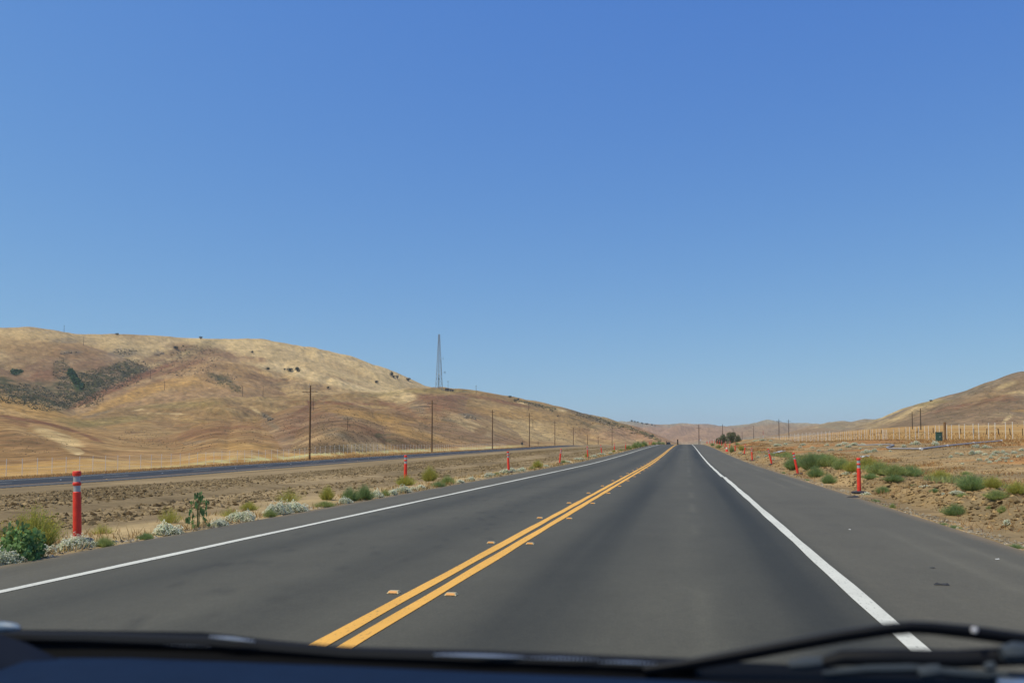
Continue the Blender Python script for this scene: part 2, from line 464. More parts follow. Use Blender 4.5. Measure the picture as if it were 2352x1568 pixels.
# base: hills
n1 = fbm(x, y, 160, 4, 51)[:, None]; n2 = fbm(x, y, 45, 4, 61)[:, None]; n3 = fbm(x, y, 11, 3, 71)[:, None]; n4 = fbm(x, y, 3.2, 3, 81)[:, None]
def mixc(A, B, t): return A * (1 - t) + B * t
FC = {'A': (182,155,110), 'A2': (160,128,90), 'A3': (180,150,104), 'L1': (154,128,96), 'L2': (148,120,90), 'L3': (146,118,90), 'L4': (158,128,90), 'C1': (168,134,86), 'C2': (158,124,80), 'C3': (150,116,74),
      'B': (152,124,82), 'B2': (152,122,80), 'Br': (156,132,92), 'D1': (150,116,76), 'D1b': (158,122,76), 'D2': (140,112,80), 'D2b': (138,110,82), 'D3': (140,112,82), 'D4': (168,140,96), 'D5': (170,142,98), 'E': (162,138,96),
      'G': (150,139,114), 'G2': (146,135,112), 'G3': (154,143,116), 'G4': (148,137,110), 'H': (150,132,102), 'H0': (152,134,100), 'K': (176,152,106), 'K2': (146,128,96), 'I': (136,118,92), 'I2': (134,116,92), 'I3': (138,116,88)}
fid = np.full(N, -1); fid[FAM['m'].ravel()] = FAM['id']
pal = np.array([L(*FC[r_[0]]) for r_ in RIDGES] + [L(170, 136, 88)])
C = pal[fid]
up_ = np.zeros(N); up_[FAM['m'].ravel()] = FAM['up']; bd_ = np.zeros(N); bd_[FAM['m'].ravel()] = FAM['bd']
C = mixc(C, CREAM, .20 * sstep(.0, .6, .5 * n2 + .8 * n3))
C = mixc(C, GOLD, .30 * sstep(.05, .5, n1 * .8 - n2 * .5) * sstep(1500, 900, rr)[:, None])
C = mixc(C, BROWN, .26 * sstep(.05, .5, -n1 * .5 - n2 * .7 + .3 * n3))
C = mixc(C, RUST, .14 * sstep(.12, .5, fbm(x, y, 38, 5, 65) + .15 * fbm(x, y, 5, 2, 66))[:, None] * sstep(1600, 900, rr)[:, None])
# surveyed ground-cover patches: u, v, half width, half height, tilt (deg), colour, strength, speckle
PATCH = [
 # upper left mountain
 (700,820,260,40,12,CREAM,.6,0),(560,790,110,14,4,CREAM,.7,0),(820,860,130,30,28,CREAM,.75,0),(700,858,160,12,14,STRAW,.7,0),(840,890,110,9,8,STRAW,.8,0),
 (880,868,60,20,35,CREAM,.6,0),(60,790,160,30,6,GOLD,.35,0),(80,770,110,10,6,CREAM,.45,0),(300,790,90,16,8,CREAM,.45,0),
 (120,825,140,35,5,BROWN,.55,.3),(30,850,90,30,0,BROWN,.5,.4),(110,860,50,14,-15,RUST,.4,.2),(240,838,60,14,0,BROWN,.5,.4),
 (290,812,30,8,-12,GREY,.8,.6),(270,806,22,6,-15,GREY,.8,.6),(160,808,30,5,0,GREY,.7,.6),(365,811,12,5,-10,GREY,.8,.6),(150,782,28,6,0,GREY,.7,.6),
 (45,905,75,22,14,SCRUB,.95,.75),(100,925,60,18,20,SCRUB,.9,.75),(10,880,40,16,10,SCRUB,.85,.75),(100,895,60,22,0,SCRUB2,.8,.6),
 (190,880,60,30,-18,SCRUB,.8,.75),(250,870,70,26,-14,SCRUB,.9,.75),(300,845,46,18,12,SCRUB,.85,.75),(180,915,60,18,-25,SCRUB,.85,.75),(140,850,20,30,15,SCRUB,.7,.7),
 (172,872,7,24,-18,DKGREEN,1,0),(163,857,7,10,0,DKGREEN,1,0),(182,886,5,12,-25,DKGREEN,1,0),(38,855,14,7,0,DKGREEN,.8,.4),
 (105,865,36,14,0,RUST,.35,0),
 (400,838,110,14,-20,BROWN,.7,.45),(370,820,60,10,-18,BROWN,.6,.4),(480,806,90,9,8,BROWN,.6,.4),(455,800,60,10,-25,SCRUB2,.45,.6),
 (320,868,90,7,-24,RUST,.85,.4),(230,905,90,7,-26,RUST,.8,.4),(430,840,60,6,-18,RUST,.6,.4),(340,893,60,8,-12,RUST,.5,.5),(370,876,40,6,-8,RUST,.5,.5),
 (320,905,60,12,-20,GOLD,.7,0),(260,925,60,10,-20,GOLD,.7,0),(400,880,80,14,-10,GOLD,.6,0),(560,850,60,12,15,GOLD,.3,0),
 (510,870,34,8,12,SCRUB2,.9,.7),(500,862,30,5,5,SCRUB,.9,.7),(520,880,26,10,20,SCRUB,.7,.8),(543,895,14,8,0,SCRUB,.7,.8),
 (600,868,60,8,8,BROWN,.6,.5),(640,878,50,8,0,BROWN,.55,.5),(570,826,50,6,10,RUST,.5,.3),(590,823,30,5,10,RUST,.5,.3),(720,890,60,8,0,BROWN,.4,.5),(660,885,80,8,4,GREY,.3,.6),
 (800,850,70,9,20,BROWN,.22,.2),(810,878,80,4,16,BROWN,.4,.5),
 # lower left spurs
 (60,935,110,16,14,GOLD,.65,0),(60,965,110,4,10,RUST,.9,.6),(150,985,90,4,16,RUST,.9,.6),(215,1008,30,3,22,RUST,.8,.6),
 (60,975,80,7,12,RUST,.5,.7),(130,1000,70,11,20,CREAM,.75,.35),(190,1035,70,13,22,CREAM,.6,.3),(195,1055,22,9,35,STRAW,.8,.1),
 (60,1020,80,22,16,BROWN,.4,.1),(100,1045,80,14,8,TAN,.5,.1),(30,1050,60,15,0,TAN,.5,.2),(240,1030,60,12,14,TAN,.5,.1),(180,970,60,8,10,OLIVE,.4,0),
 (250,968,100,8,-6,OLIVE,.45,0),(420,930,90,6,-3,OLIVE,.35,.1),(230,948,40,3,-15,GREY,.7,.6),
 (330,1005,46,9,10,RUST,.5,.7),(300,1000,34,14,0,BROWN,.4,.2),(390,950,60,1.5,2,CREAM,.6,0),(320,941,16,1.6,-8,STRAW,.7,0),(405,950,14,1.6,0,STRAW,.7,0),
 (420,1020,60,5,-8,GREY,.7,.8),(430,1000,50,9,-30,BROWN,.6,.5),(400,975,70,14,10,BROWN,.35,.2),
 (470,995,60,12,-6,RUST,.6,.6),(540,980,60,6,4,RUST,.6,.7),(500,960,90,12,6,BROWN,.3,.2),(600,950,70,16,16,BROWN,.3,.2),(560,1025,90,12,2,GOLD,.6,0),(500,1045,90,6,0,CREAM,.3,0),
 (612,956,20,7,25,GREY,.8,.7),(590,945,18,4,35,CREAM,.7,0),(640,985,50,5,32,GREY,.5,.8),
 # central reddish spur
 (770,925,120,4,2,RUST,.9,.5),(700,938,50,5,-28,RUST,.8,.5),(690,965,60,18,-30,RUST,.55,.8),(760,965,60,16,-10,GREY,.6,.85),(740,985,80,14,12,GREY,.55,.85),
 (720,975,70,22,-12,RUST,.5,.8),(830,985,70,12,18,RUST,.5,.7),(800,1005,60,9,8,GREY,.5,.7),(850,955,90,10,8,GOLD,.65,0),(900,975,70,8,14,GOLD,.5,0),
 (880,925,90,8,8,BROWN,.3,.5),(915,935,60,7,18,RUST,.6,.8),(950,955,60,6,14,RUST,.5,.8),
 (680,1015,46,9,10,GREY,.5,.85),(760,1030,110,10,0,SCRUB2,.55,.7),(850,1025,60,9,0,STRAW,.5,.3),(868,1000,10,6,0,SCRUB,.9,.5),(900,1000,40,6,0,SCRUB2,.6,.7),(905,1013,30,5,10,SCRUB,.6,.5),(915,1035,50,9,20,GOLD,.5,0),
 (1000,925,50,16,6,RUST,.7,.75),(1010,912,70,6,2,RUST,.75,.6),(1030,950,55,14,12,RUST,.45,.8),(1120,915,80,4,10,RUST,.8,.3),(1180,928,60,4,10,RUST,.7,.4),
 (960,935,18,16,0,GREY,.6,.8),(1080,955,26,5,8,GREY,.95,.6),(1040,965,34,7,10,GREY,.7,.8),(935,908,20,12,20,STRAW,.55,0),
 (1000,898,90,5,0,OLIVE,.5,0),(880,905,60,4,-4,OLIVE,.4,0),(1010,1020,110,20,10,TAN,.5,.2),(960,1000,70,10,12,GOLD,.6,0),
 (1080,975,60,12,24,STRAW,.5,.4),(1180,950,90,12,6,GOLD,.4,.2),(1200,985,110,22,6,CREAM,.35,.4),(1105,990,16,10,0,BROWN,.6,0),
 (1200,925,16,3,10,STRAW,.8,0),(1230,930,26,4,12,GREY,.7,.6),(1330,946,40,4,12,GREY,.85,.6),(1345,955,40,6,20,GREY,.8,.6),(1380,965,30,5,20,GREY,.8,.5),(1280,940,30,3,8,STRAW,.7,0),
 (1420,985,60,3,32,SCRUB2,.8,.5),(1360,980,60,3,24,SCRUB2,.6,.6),(1470,988,26,4,36,SCRUB2,.9,.4),(1440,1000,50,9,26,CREAM,.6,.3),(1330,1000,70,14,14,GOLD,.35,.2),(1250,1020,110,7,2,BROWN,.3,.1),(1485,1008,24,6,30,RUSTG,.6,0),
 # far hills
 (1560,995,200,22,0,L(160,124,92),.8,0),(1800,990,120,18,0,L(150,122,88),.8,0),
 # right hills
 (2100,948,60,12,-24,CREAM,.8,0),(2040,970,50,8,-16,CREAM,.55,0),(2140,925,50,4,-6,L(140,122,80),.8,.2),(1960,975,60,6,0,L(146,124,88),.6,0),
 (2200,950,160,30,-14,L(132,108,80),.85,.3),(2100,975,110,12,-10,L(126,104,76),.8,.3),(2300,900,90,20,-20,L(146,118,80),.6,.2),(2260,922,80,6,-14,RUST,.65,.8),(2170,940,60,4,-14,RUST,.5,.8),(2330,915,50,6,-8,RUST,.5,.7),
 (2310,885,30,7,-20,CREAM,.7,0),(2340,900,40,4,-8,CREAM,.55,0),(2300,965,70,10,-5,L(140,110,80),.5,.3),(2315,960,16,4,-40,STRAW,.7,0),(2345,943,30,4,0,GOLD,.5,0),
]
hillm = (rr > 120) & ((z > floor_z(x, y) + 1.0) | (rr > 900))
spk = fbm(x, y, 7.5, 2, 91); spk2 = vnoise(x / 3.3, y / 3.3, 92) * 2 - 1
edge = fbm(x, y, 60, 3, 95)
for (u0, v0, a, b, tilt, colr, st, sp) in PATCH:
    sel = hillm & (np.abs(U - u0) < a * 1.9 + b) & (np.abs(V - v0) < b * 1.9 + a * abs(math.sin(math.radians(tilt))) * 1.9)
    if not sel.any(): continue
    du = U[sel] - u0; dv = V[sel] - v0
    t = math.radians(tilt)
    p = (du * math.cos(t) + dv * math.sin(t)) / a; q = (-du * math.sin(t) + dv * math.cos(t)) / b
    d = np.sqrt(p * p + q * q) + edge[sel] * .38
    w = sstep(1.25, .65, d) * min(.97, st * 1.08)
    if sp > 0:
        s = sstep(-.25, .25, spk[sel] * .9 + spk2[sel] * .45 + (.25 - sp * .25))
        w = w * (1 - sp + sp * s)
    C[sel] = C[sel] * (1 - w[:, None]) + colr * w[:, None]
C = C * (1 + .22 * n3 + .36 * n4 + .08 * n2)
# scattered small dark scrub specks over all hills
sp = sstep(.52, .72, (vnoise(x / 4.2, y / 4.2, 101) * .6 + vnoise(x / 1.9, y / 1.9, 102) * .4))[:, None] * sstep(120, 220, rr)[:, None] * sstep(1500, 900, rr)[:, None]
C = mixc(C, SCRUB2, .34 * sp)
# flat ground on the left beyond the far road, golden grass
gl = ((x < -60.9) & ~hillm)
w = (gl * sstep(-97, -88, x + 5 * fbm(x, y, 14, 3, 113)) * sstep(430, 330, y))[:, None]
gc = mixc(GOLD, CREAM, .5 * sstep(-.2, .6, fbm(x, y, 9, 3, 111))[:, None]); gc = mixc(gc, RUSTG, .5 * sstep(.0, .6, fbm(x, y, 16, 3, 112))[:, None])
gc = mixc(gc, L(196, 190, 132), .75 * (np.exp(-((x + 72 + 2 * fbm(x, y, 15, 2, 114)) / 2.6) ** 2) * sstep(95, 125, y) * sstep(.3, .5, vnoise(x / 2, y / 3, 115)))[:, None])
C = C * (1 - w) + gc * w
# right plain
gr = (x > 22) & ~hillm
w = (sstep(22, 30, x + 3 * fbm(x, y, 8, 3, 121)) * gr)[:, None]
gc = mixc(GOLD, CREAM, .45 * sstep(-.1, .6, fbm(x, y, 22, 3, 122))[:, None]); gc = mixc(gc, RUSTG, .5 * sstep(.0, .55, fbm(x, y, 30, 3, 123))[:, None])
C = C * (1 - w) + gc * w
# right bank soil
s_r = ((x > 3.9) & (x < 30) & (rr < 600) & ~hillm)
w = (s_r * sstep(30, 22, x + 3 * fbm(x, y, 8, 3, 121)))[:, None]
sc_ = mixc(SOILR, SOIL, sstep(-.3, .5, fbm(x, y, 3, 4, 131))[:, None])
sc_ = mixc(sc_, SOIL_D, .5 * sstep(.2, .6, fbm(x, y, .5, 3, 132))[:, None])
rg = sstep(.12, .42, fbm(x, y, 9, 3, 133) + .20 * sstep(90, 170, rr) + .28 * sstep(19, 26, x) + .2 * sstep(10, 8.5, x))[:, None]
sc_ = mixc(sc_, RUSTG, .75 * rg * sstep(6.5, 9, x)[:, None])
C = C * (1 - w) + sc_ * w
# median soil
s_l = ((x < -7) & (x > -50.2) & ~hillm) | ((rr < 60) & (np.abs(x) < 60) & (x < 3.9) & (x > -50.2))
sm = fbm(x * .35, y * .12, 1.2, 4, 141)[:, None]
sc_ = mixc(SOIL, SOIL_L, sstep(-.2, .5, sm)[:, None] if sm.ndim == 1 else sstep(-.2, .5, sm))
sc_ = mixc(sc_, SOIL_D, .42 * sstep(.05, .5, fbm(x, y, .55, 3, 142))[:, None] * sstep(9, 11, -x)[:, None] * sstep(36, 30, -x)[:, None])
sc_ = mixc(sc_, STRAW, .55 * (sstep(7.1, 7.5, -x) * sstep(9.5, 8.2, -x + .7 * fbm(x, y, 1.5, 3, 143)))[:, None])
w = (s_l * 1.0)[:, None]
C = C * (1 - w) + sc_ * w
C = np.clip(C, .015, .85)
M_ground = col_mat('ground_cover', rough=1.0, noises=((.09, .16), (.30, .24), (.9, .20), (7.0, .16)), spec=.08, bump=(.35, 6.0, .03))
_nt = M_ground.node_tree; _b = _nt.nodes['Principled BSDF']; _old = _b.inputs['Normal'].links[0].from_node
_tc = _nt.nodes.new('ShaderNodeTexCoord'); _n2 = _nt.nodes.new('ShaderNodeTexNoise'); _n2.inputs['Scale'].default_value = .22; _n2.inputs['Detail'].default_value = 9; _n2.inputs['Roughness'].default_value = .62
_at = _nt.nodes.new('ShaderNodeAttribute'); _at.attribute_name = 'Rough'
_bp = _nt.nodes.new('ShaderNodeBump'); _bp.inputs['Distance'].default_value = 2.4
_nt.links.new(_tc.outputs['Object'], _n2.inputs['Vector']); _nt.links.new(_n2.outputs['Fac'], _bp.inputs['Height']); _nt.links.new(_at.outputs['Fac'], _bp.inputs['Strength'])
_nt.links.new(_old.outputs[0], _bp.inputs['Normal']); _nt.links.new(_bp.outputs[0], _b.inputs['Normal'])
me = grid_mesh('ground', GX, GY, GZ, smooth=True, wrap=True)
set_col(me, C)
set_col(me, np.repeat((hillm * sstep(1.0, 12, up_) * (.35 + .5 * sstep(-.2, .4, edge)))[:, None], 3, 1), 'Rough')
ground = link('ground', me, M_ground)
tag(ground, 'dry golden hills, bare soil median and grassy roadside ground', None, None, 'structure')
del U, V

# ------------------------------------------------------------------ pavements
def strip(name, xs, y0, y1, zfun, lift, mat, colfun=None, dy=1.0, thick=0):
    ys = [y0]
    while ys[-1] < y1: ys.append(min(y1, ys[-1] + max(dy, min(4.0, abs(ys[-1]) * (.02 if dy > .5 else .009)))))
    ys = np.array(ys); xs = np.array(xs, float)
    X, Y = np.meshgrid(xs, ys)
    Z = zfun(Y) + lift
    if thick:
        X = np.concatenate([X[:, :1], X, X[:, -1:]], 1); Y = np.concatenate([Y[:, :1], Y, Y[:, -1:]], 1); Z = np.concatenate([Z[:, :1] - thick, Z, Z[:, -1:] - thick], 1)
    me = grid_mesh(name, X, Y, Z, True)
    me.polygons.foreach_set('use_smooth', np.zeros(len(me.polygons), bool))
    # face up
    if colfun is not None: set_col(me, colfun(X.ravel(), Y.ravel()))
    return link(name, me, mat)

ASPH = np.array([.094, .086, .060]); ASPH_D = np.array([.029, .029, .021]); SHO = np.array([.112, .100, .069])
def road_col(x, y):
    g = lambda c, w: np.exp(-((x - c) / w) ** 2)
    C = np.tile(ASPH, (len(x), 1))
    tr = 1.0 * g(.95, .62) + .85 * g(-1.15, .55) + .45 * g(-3.3, .5) + .45 * g(-5.1, .5)
    tr = np.clip(tr * (.75 + .35 * fbm(x * 3, y * .05, 1.0, 3, 151)), 0, 1)[:, None]
    C = C * (1 - tr) + ASPH_D * tr
    s = (sstep(1.42, 1.62, x) + sstep(-5.9, -6.05, x))[:, None]
    s = np.clip(s, 0, 1)
    C = C * (1 - s) + SHO * s
    # light scuffs along the shoulder
    sc_ = (np.exp(-((x - 3.35 - .12 * np.sin(y * .06)) / .07) ** 2) * .35 + np.exp(-((x - 2.6 - .3 * np.sin(y * .045 + 1)) / .06) ** 2) * .22)[:, None]
    C = C * (1 + sc_ * sstep(-.2, .3, fbm(x, y, 6, 2, 152))[:, None])
    C = C * (1 + .10 * fbm(x * 2.2, y * .16, 1.0, 4, 153) + .06 * fbm(x, y, .6, 2, 154))[:, None]
    tick = sstep(.80, .9, vnoise(x / .09, y / .3, 157)) * sstep(.35, .6, vnoise(x / 1.1, y / 7, 158)) * (x < -2.6) * (x > -5.7)
    C = C * (1 - .24 * tick[:, None])
    C = C * (1 + .30 * (np.exp(-((x - .12 - .03 * np.sin(y * .3)) / .045) ** 2) * sstep(.35, .6, vnoise(x * 0 + 3, y / 2.2, 159)))[:, None])
    dusty = (sstep(3.75, 4.05, x + .12 * fbm(x, y, 1.2, 3, 155)) + sstep(6.95, 7.2, -x + .12 * fbm(x, y, 1.2, 3, 156)))[:, None]
    C = C * (1 - .45 * dusty) + L(150, 126, 92) * .45 * dusty
    # repair joint across the lane near the crest
    j = (np.exp(-((y - 117) / .5) ** 2) * (x > -2) * (x < 1.35))[:, None]
    C = C + j * .12
    return C
M_asph = col_mat('asphalt', rough=.82, noises=((2.2, .06), (14.0, .08), (55.0, .16), (170.0, .20)), stretch=(1, .45, 1), spec=.35, bump=(.25, 150.0, .004))
xs = np.arange(EDGE_L, EDGE_R + .01, .11)
xs = np.append(xs, EDGE_R) if xs[-1] < EDGE_R - .01 else xs
road = strip('road', xs, -40, 470, zroad, 0.0, M_asph, road_col, dy=.25, thick=.09)
tag(road, None, None, None, 'structure')
def far_col(x, y):
    C = np.tile(np.array([.032, .035, .038]), (len(x), 1))
    s = (sstep(-52.2, -51.8, x) + .6 * sstep(-60.2, -60.6, x))[:, None]
    C = C * (1 - s) + np.array([.095, .092, .085]) * s
    return C * (1 + .08 * fbm(x, y, 8, 3, 161))[:, None]
far_road = strip('road', np.arange(FAR_L, FAR_R + .01, .5), -60, 620, zfar, 0.0, M_asph, far_col, dy=2, thick=.09)
tag(far_road, None, None, None, 'structure')

def paint(name, rgb, under=(.085, .078, .058)):
    m, nt, b = new_mat(name); Lk = nt.links
    b.inputs['Roughness'].default_value = .75; b.inputs['Specular IOR Level'].default_value = .25
    tc = nt.nodes.new('ShaderNodeTexCoord'); mp = nt.nodes.new('ShaderNodeMapping'); mp.inputs['Scale'].default_value = (1, .35, 1); Lk.new(tc.outputs['Object'], mp.inputs[0])
    def nz(sc, lo, hi, a, b_):
        n = nt.nodes.new('ShaderNodeTexNoise'); n.inputs['Scale'].default_value = sc; n.inputs['Detail'].default_value = 6; n.inputs['Roughness'].default_value = .7
        Lk.new(mp.outputs[0], n.inputs['Vector']); r = nt.nodes.new('ShaderNodeMapRange'); r.inputs[1].default_value = lo; r.inputs[2].default_value = hi; r.inputs[3].default_value = a; r.inputs[4].default_value = b_
        Lk.new(n.outputs['Fac'], r.inputs[0]); return r.outputs[0]
    m1 = nt.nodes.new('ShaderNodeMix'); m1.data_type = 'RGBA'; m1.blend_type = 'MULTIPLY'; m1.inputs[0].default_value = 1; m1.inputs[6].default_value = (*rgb, 1); Lk.new(nz(2.4, .3, .7, .88, 1.08), m1.inputs[7])
    m2 = nt.nodes.new('ShaderNodeMix'); m2.data_type = 'RGBA'; m2.inputs[7].default_value = (*under, 1); Lk.new(m1.outputs[2], m2.inputs[6]); Lk.new(nz(42.0, .57, .70, 0, .75), m2.inputs[0])
    Lk.new(m2.outputs[2], b.inputs['Base Color']); return m
M_white = paint('white_road_paint', (.68, .66, .56))
M_yellow = paint('yellow_road_paint', (.84, .44, .085))
def wob(y, s): return .006 * math.sin(y * .9 + s) + .004 * math.sin(y * 2.3 + s * 2)
def line(x0, x1, y0, y1, zfun, mat, name='road_marking', dy=.7, seed=0.0, end=None):
    ys = [y0]
    while ys[-1] < y1: ys.append(min(y1, ys[-1] + max(dy, min(4.0, abs(ys[-1]) * .02))))
    ys = np.array(ys)
    w = np.array([wob(a, seed) for a in ys]); w2 = np.array([wob(a, seed + 4) for a in ys])
    X = np.stack([x0 + w, x1 + w2], 1); Y = np.stack([ys, ys], 1); Z = zfun(Y) + .005
    me = grid_mesh(name, X, Y, Z, False)
    o = link(name, me, mat); tag(o, None, None, None, 'structure')
    return o
def drift(y): return 0
line(-2.392, -2.272, -5, 420, zroad, M_yellow, seed=.3)
line(-2.197, -2.080, -5, 420, zroad, M_yellow, seed=1.7)
line(-5.955, -5.835, -5, 420, zroad, M_white, seed=2.2)
line(1.355, 1.49, -5, 34.0, zroad, M_white, seed=3.1)
line(1.31, 1.43, 34.0, 420, zroad, M_white, seed=4.0)
line(-52.15, -52.0, 10, 600, zfar, M_yellow, seed=5)
line(-59.15, -59.0, 10, 600, zfar, M_white, seed=6)
# lane dashes: 3.66 m every 14.63 m
DSTEP = y_on(486, -55.54) - y_on(298, -55.54)
DASH = []
for i in range(0, 30):
    ys = y_on(298, -55.54) + DSTEP * (i - 3)
    if ys > 430: break
    line(-55.60, -55.48, ys - .25 * DSTEP, ys, zfar, M_white, seed=i)
    DASH.append(ys)

# ------------------------------------------------------------------ mesh builder
class MB:
    def __init__(s): s.v = []; s.f = []
    def add(s, vs, fs):
        o = len(s.v); s.v += [tuple(p) for p in vs]; s.f += [tuple(i + o for i in f) for f in fs]
    def box(s, c, d, rot=None):
        x, y, z = [k / 2 for k in d]
        P = [Vector((a * x, b * y, e * z)) for e in (-1, 1) for b in (-1, 1) for a in (-1, 1)]
        if rot is not None: P = [rot @ p for p in P]
        P = [p + Vector(c) for p in P]
        s.add(P, [(0, 2, 3, 1), (4, 5, 7, 6), (0, 1, 5, 4), (2, 6, 7, 3), (0, 4, 6, 2), (1, 3, 7, 5)])
    def bar(s, a, b, w, h=None):
        a = Vector(a); b = Vector(b); h = h or w
        d = b - a; q = d.to_track_quat('Z', 'Y').to_matrix()
        s.box((a + b) / 2, (w, h, d.length), q)
    def tube(s, pts, rad, n=10, cap=True, closed=False):
        pts = [Vector(p) for p in pts]
        if not hasattr(rad, '__len__'): rad = [rad] * len(pts)
        rings = []; up = None
        for i, p in enumerate(pts):
            t = (pts[min(i + 1, len(pts) - 1)] - pts[max(i - 1, 0)]).normalized()
            if up is None: up = t.orthogonal().normalized()
            up = (up - t * up.dot(t)).normalized()
            sd = t.cross(up)
            r = rad[i]; r = r if hasattr(r, '__len__') else (r, r)
            rings.append([p + up * (math.cos(2 * math.pi * k / n) * r[0]) + sd * (math.sin(2 * math.pi * k / n) * r[1]) for k in range(n)])
        vs = [q for r in rings for q in r]; fs = []
        for i in range(len(pts) - 1):
            for k in range(n):
                fs.append((i * n + k, i * n + (k + 1) % n, (i + 1) * n + (k + 1) % n, (i + 1) * n + k))
        if cap:
            fs.append(tuple(range(n))[::-1]); fs.append(tuple((len(pts) - 1) * n + k for k in range(n)))
        s.add(vs, fs)
    def lathe(s, prof, n=20, c=(0, 0, 0)):
        vs = []; fs = []
        for r, z in prof:
            vs += [(c[0] + r * math.cos(2 * math.pi * k / n), c[1] + r * math.sin(2 * math.pi * k / n), c[2] + z) for k in range(n)]
        for i in range(len(prof) - 1):
            for k in range(n):
                fs.append((i * n + k, i * n + (k + 1) % n, (i + 1) * n + (k + 1) % n, (i + 1) * n + k))
        fs.append(tuple(range(n))[::-1]); fs.append(tuple((len(prof) - 1) * n + k for k in range(n)))
        s.add(vs, fs)
    def mesh(s, name, smooth=False, bevel=0):
        me = bpy.data.meshes.new(name); me.from_pydata(s.v, [], s.f); me.update()
        if bevel:
            import bmesh
            bm = bmesh.new(); bm.from_mesh(me)
            bmesh.ops.bevel(bm, geom=bm.edges[:], offset=bevel, segments=2, affect='EDGES', clamp_overlap=True)
            bm.to_mesh(me); bm.free()
        if smooth:
            me.polygons.foreach_set('use_smooth', [True] * len(me.polygons))
            if hasattr(me, 'set_sharp_from_angle'): me.set_sharp_from_angle(angle=math.radians(40))
        return me
    def build(s, name, mat, parent=None, smooth=False, bevel=0):
        return link(name, s.mesh(name, smooth, bevel), mat, parent)

def copy_tree(o, parent=None):
    c = o.copy(); COL.objects.link(c); c.parent = parent
    for ch in list(o.children): copy_tree(ch, c)
    return c

ORD = ['nearest', 'second', 'third', 'fourth', 'fifth', 'sixth', 'seventh', 'eighth', 'ninth', 'tenth', 'eleventh', 'twelfth', 'thirteenth', 'fourteenth', 'fifteenth', 'sixteenth', 'seventeenth', 'eighteenth', 'nineteenth', 'twentieth']

M_or = simple('orange_plastic', (.86, .055, .028), .5, var=.16, scale=9, spec=.4)
M_refl = simple('reflective_grey_band', (.42, .42, .42), .45, spec=.5)
M_rub = simple('black_rubber', (.03, .03, .033), .75, var=.2, scale=10)
M_wood = simple('weathered_pole_wood', (.15, .088, .045), .9, var=.35, scale=3, spec=.15)
M_woodd = simple('dark_post_wood', (.07, .05, .035), .9, var=.3, scale=5, spec=.15)
M_galv = simple('galvanized_steel', (.78, .77, .72), .6, var=.08, scale=4)
M_tower = simple('tower_steel', (.30, .33, .34), .7, spec=.3)
M_dark = simple('dark_fitting', (.05, .05, .05), .7)
M_insul = simple('insulator', (.32, .30, .28), .4)
M_box = simple('green_cabinet_paint', (.02, .065, .05), .5, var=.1)
M_pipe = simple('aluminium_pipe', (.33, .31, .30), .6, metal=.1, var=.15, scale=1.5)
M_pale = simple('pale_plastic', (.72, .70, .66), .6)
M_hut = simple('brown_hut_paint', (.12, .085, .065), .8, var=.1); M_hut2 = simple('tan_hut_paint', (.30, .24, .16), .8, var=.1)

# ------------------------------------------------------------------ delineator posts
def make_delineator():
    root = empty('delineator_post')
    b = MB(); b.lathe([(.16, 0), (.20, .006), (.205, .03), (.17, .05), (.07, .062), (.058, .062)], 24)
    b.build('rubber_base', M_rub, root, True)
    t = MB(); t.lathe([(.053, .06), (.052, .30), (.050, .66), (.050, .665), (.043, .672)], 20)
    t.build('tube', M_or, root, True)
    g = MB(); g.lathe([(.0425, .670), (.0425, .755)], 20); g.build('reflective_band', M_refl, root, True)
    g = MB(); g.lathe([(.043, .752), (.0505, .760), (.053, .775), (.0505, .792), (.043, .80)], 20); g.build('collar', M_or, root, True)
    g = MB(); g.lathe([(.0425, .798), (.0425, .882)], 20); g.build('reflective_band', M_refl, root, True)
    c = MB(); c.lathe([(.043, .878), (.052, .886), (.054, .91), (.053, .936), (.047, .944), (.03, .946)], 20); c.build('cap', M_or, root, True)
    return root
proto = make_delineator()
usedp = [False]
def put_delineator(x, y, lean, label, yaw=0, fwd=0, group=None, z=None):
    o = proto if not usedp[0] else copy_tree(proto)
    usedp[0] = True
    o.location = (x, y, float(gz(x, y)[0]) + .005 if z is None else z)
    o.rotation_euler = (math.radians(fwd), math.radians(lean), yaw)
    tag(o, label, 'delineator post', group)
    return o
LUZ = [(185, 11.3), (932, 27.8), (1168.6, 38.5), (1285, 54.5), (1350, 71), (1382, 87), (1410.5, 100), (1436.7, 115), (1465.7, 143), (1476, 158), (1491.5, 188), (1494.5, 196)]
LX, LY = zip(*[at_cam(u_, z_) for u_, z_ in LUZ])
LL = [-2.2, 0.3, -2.5, 6, -3.5, -7, 3, 0.5, 0, -2, -5, 6]
LAB = ['tall orange delineator post at far left, nearest on the left verge, leaning slightly left',
 'upright orange delineator post behind the yellow flowering bushes, second along the left verge',
 'orange delineator post third along the left verge, standing over a row of white flowering mounds',
 'orange delineator post tilting right, fourth along the left verge',
 'orange delineator post fifth along the left verge, rising out of a small yellow green weed',
 'orange delineator post tilting left, sixth along the left verge',
 'orange delineator post seventh along the left verge, under the double armed distant pole',
 'upright orange delineator post eighth along the left verge, just before the green bushes',
 'small orange delineator post ninth along the left verge, behind the green bushes',
 'small orange delineator post tenth along the left verge, behind the green bushes',
 'distant orange delineator post eleventh on the left verge, leaning left beside its neighbour',
 'distant orange delineator post twelfth and last on the left verge, leaning right']
for i in range(12):
    put_delineator(LX[i], LY[i], LL[i], LAB[i], 0.0, 0, 'orange delineator posts along the left verge')
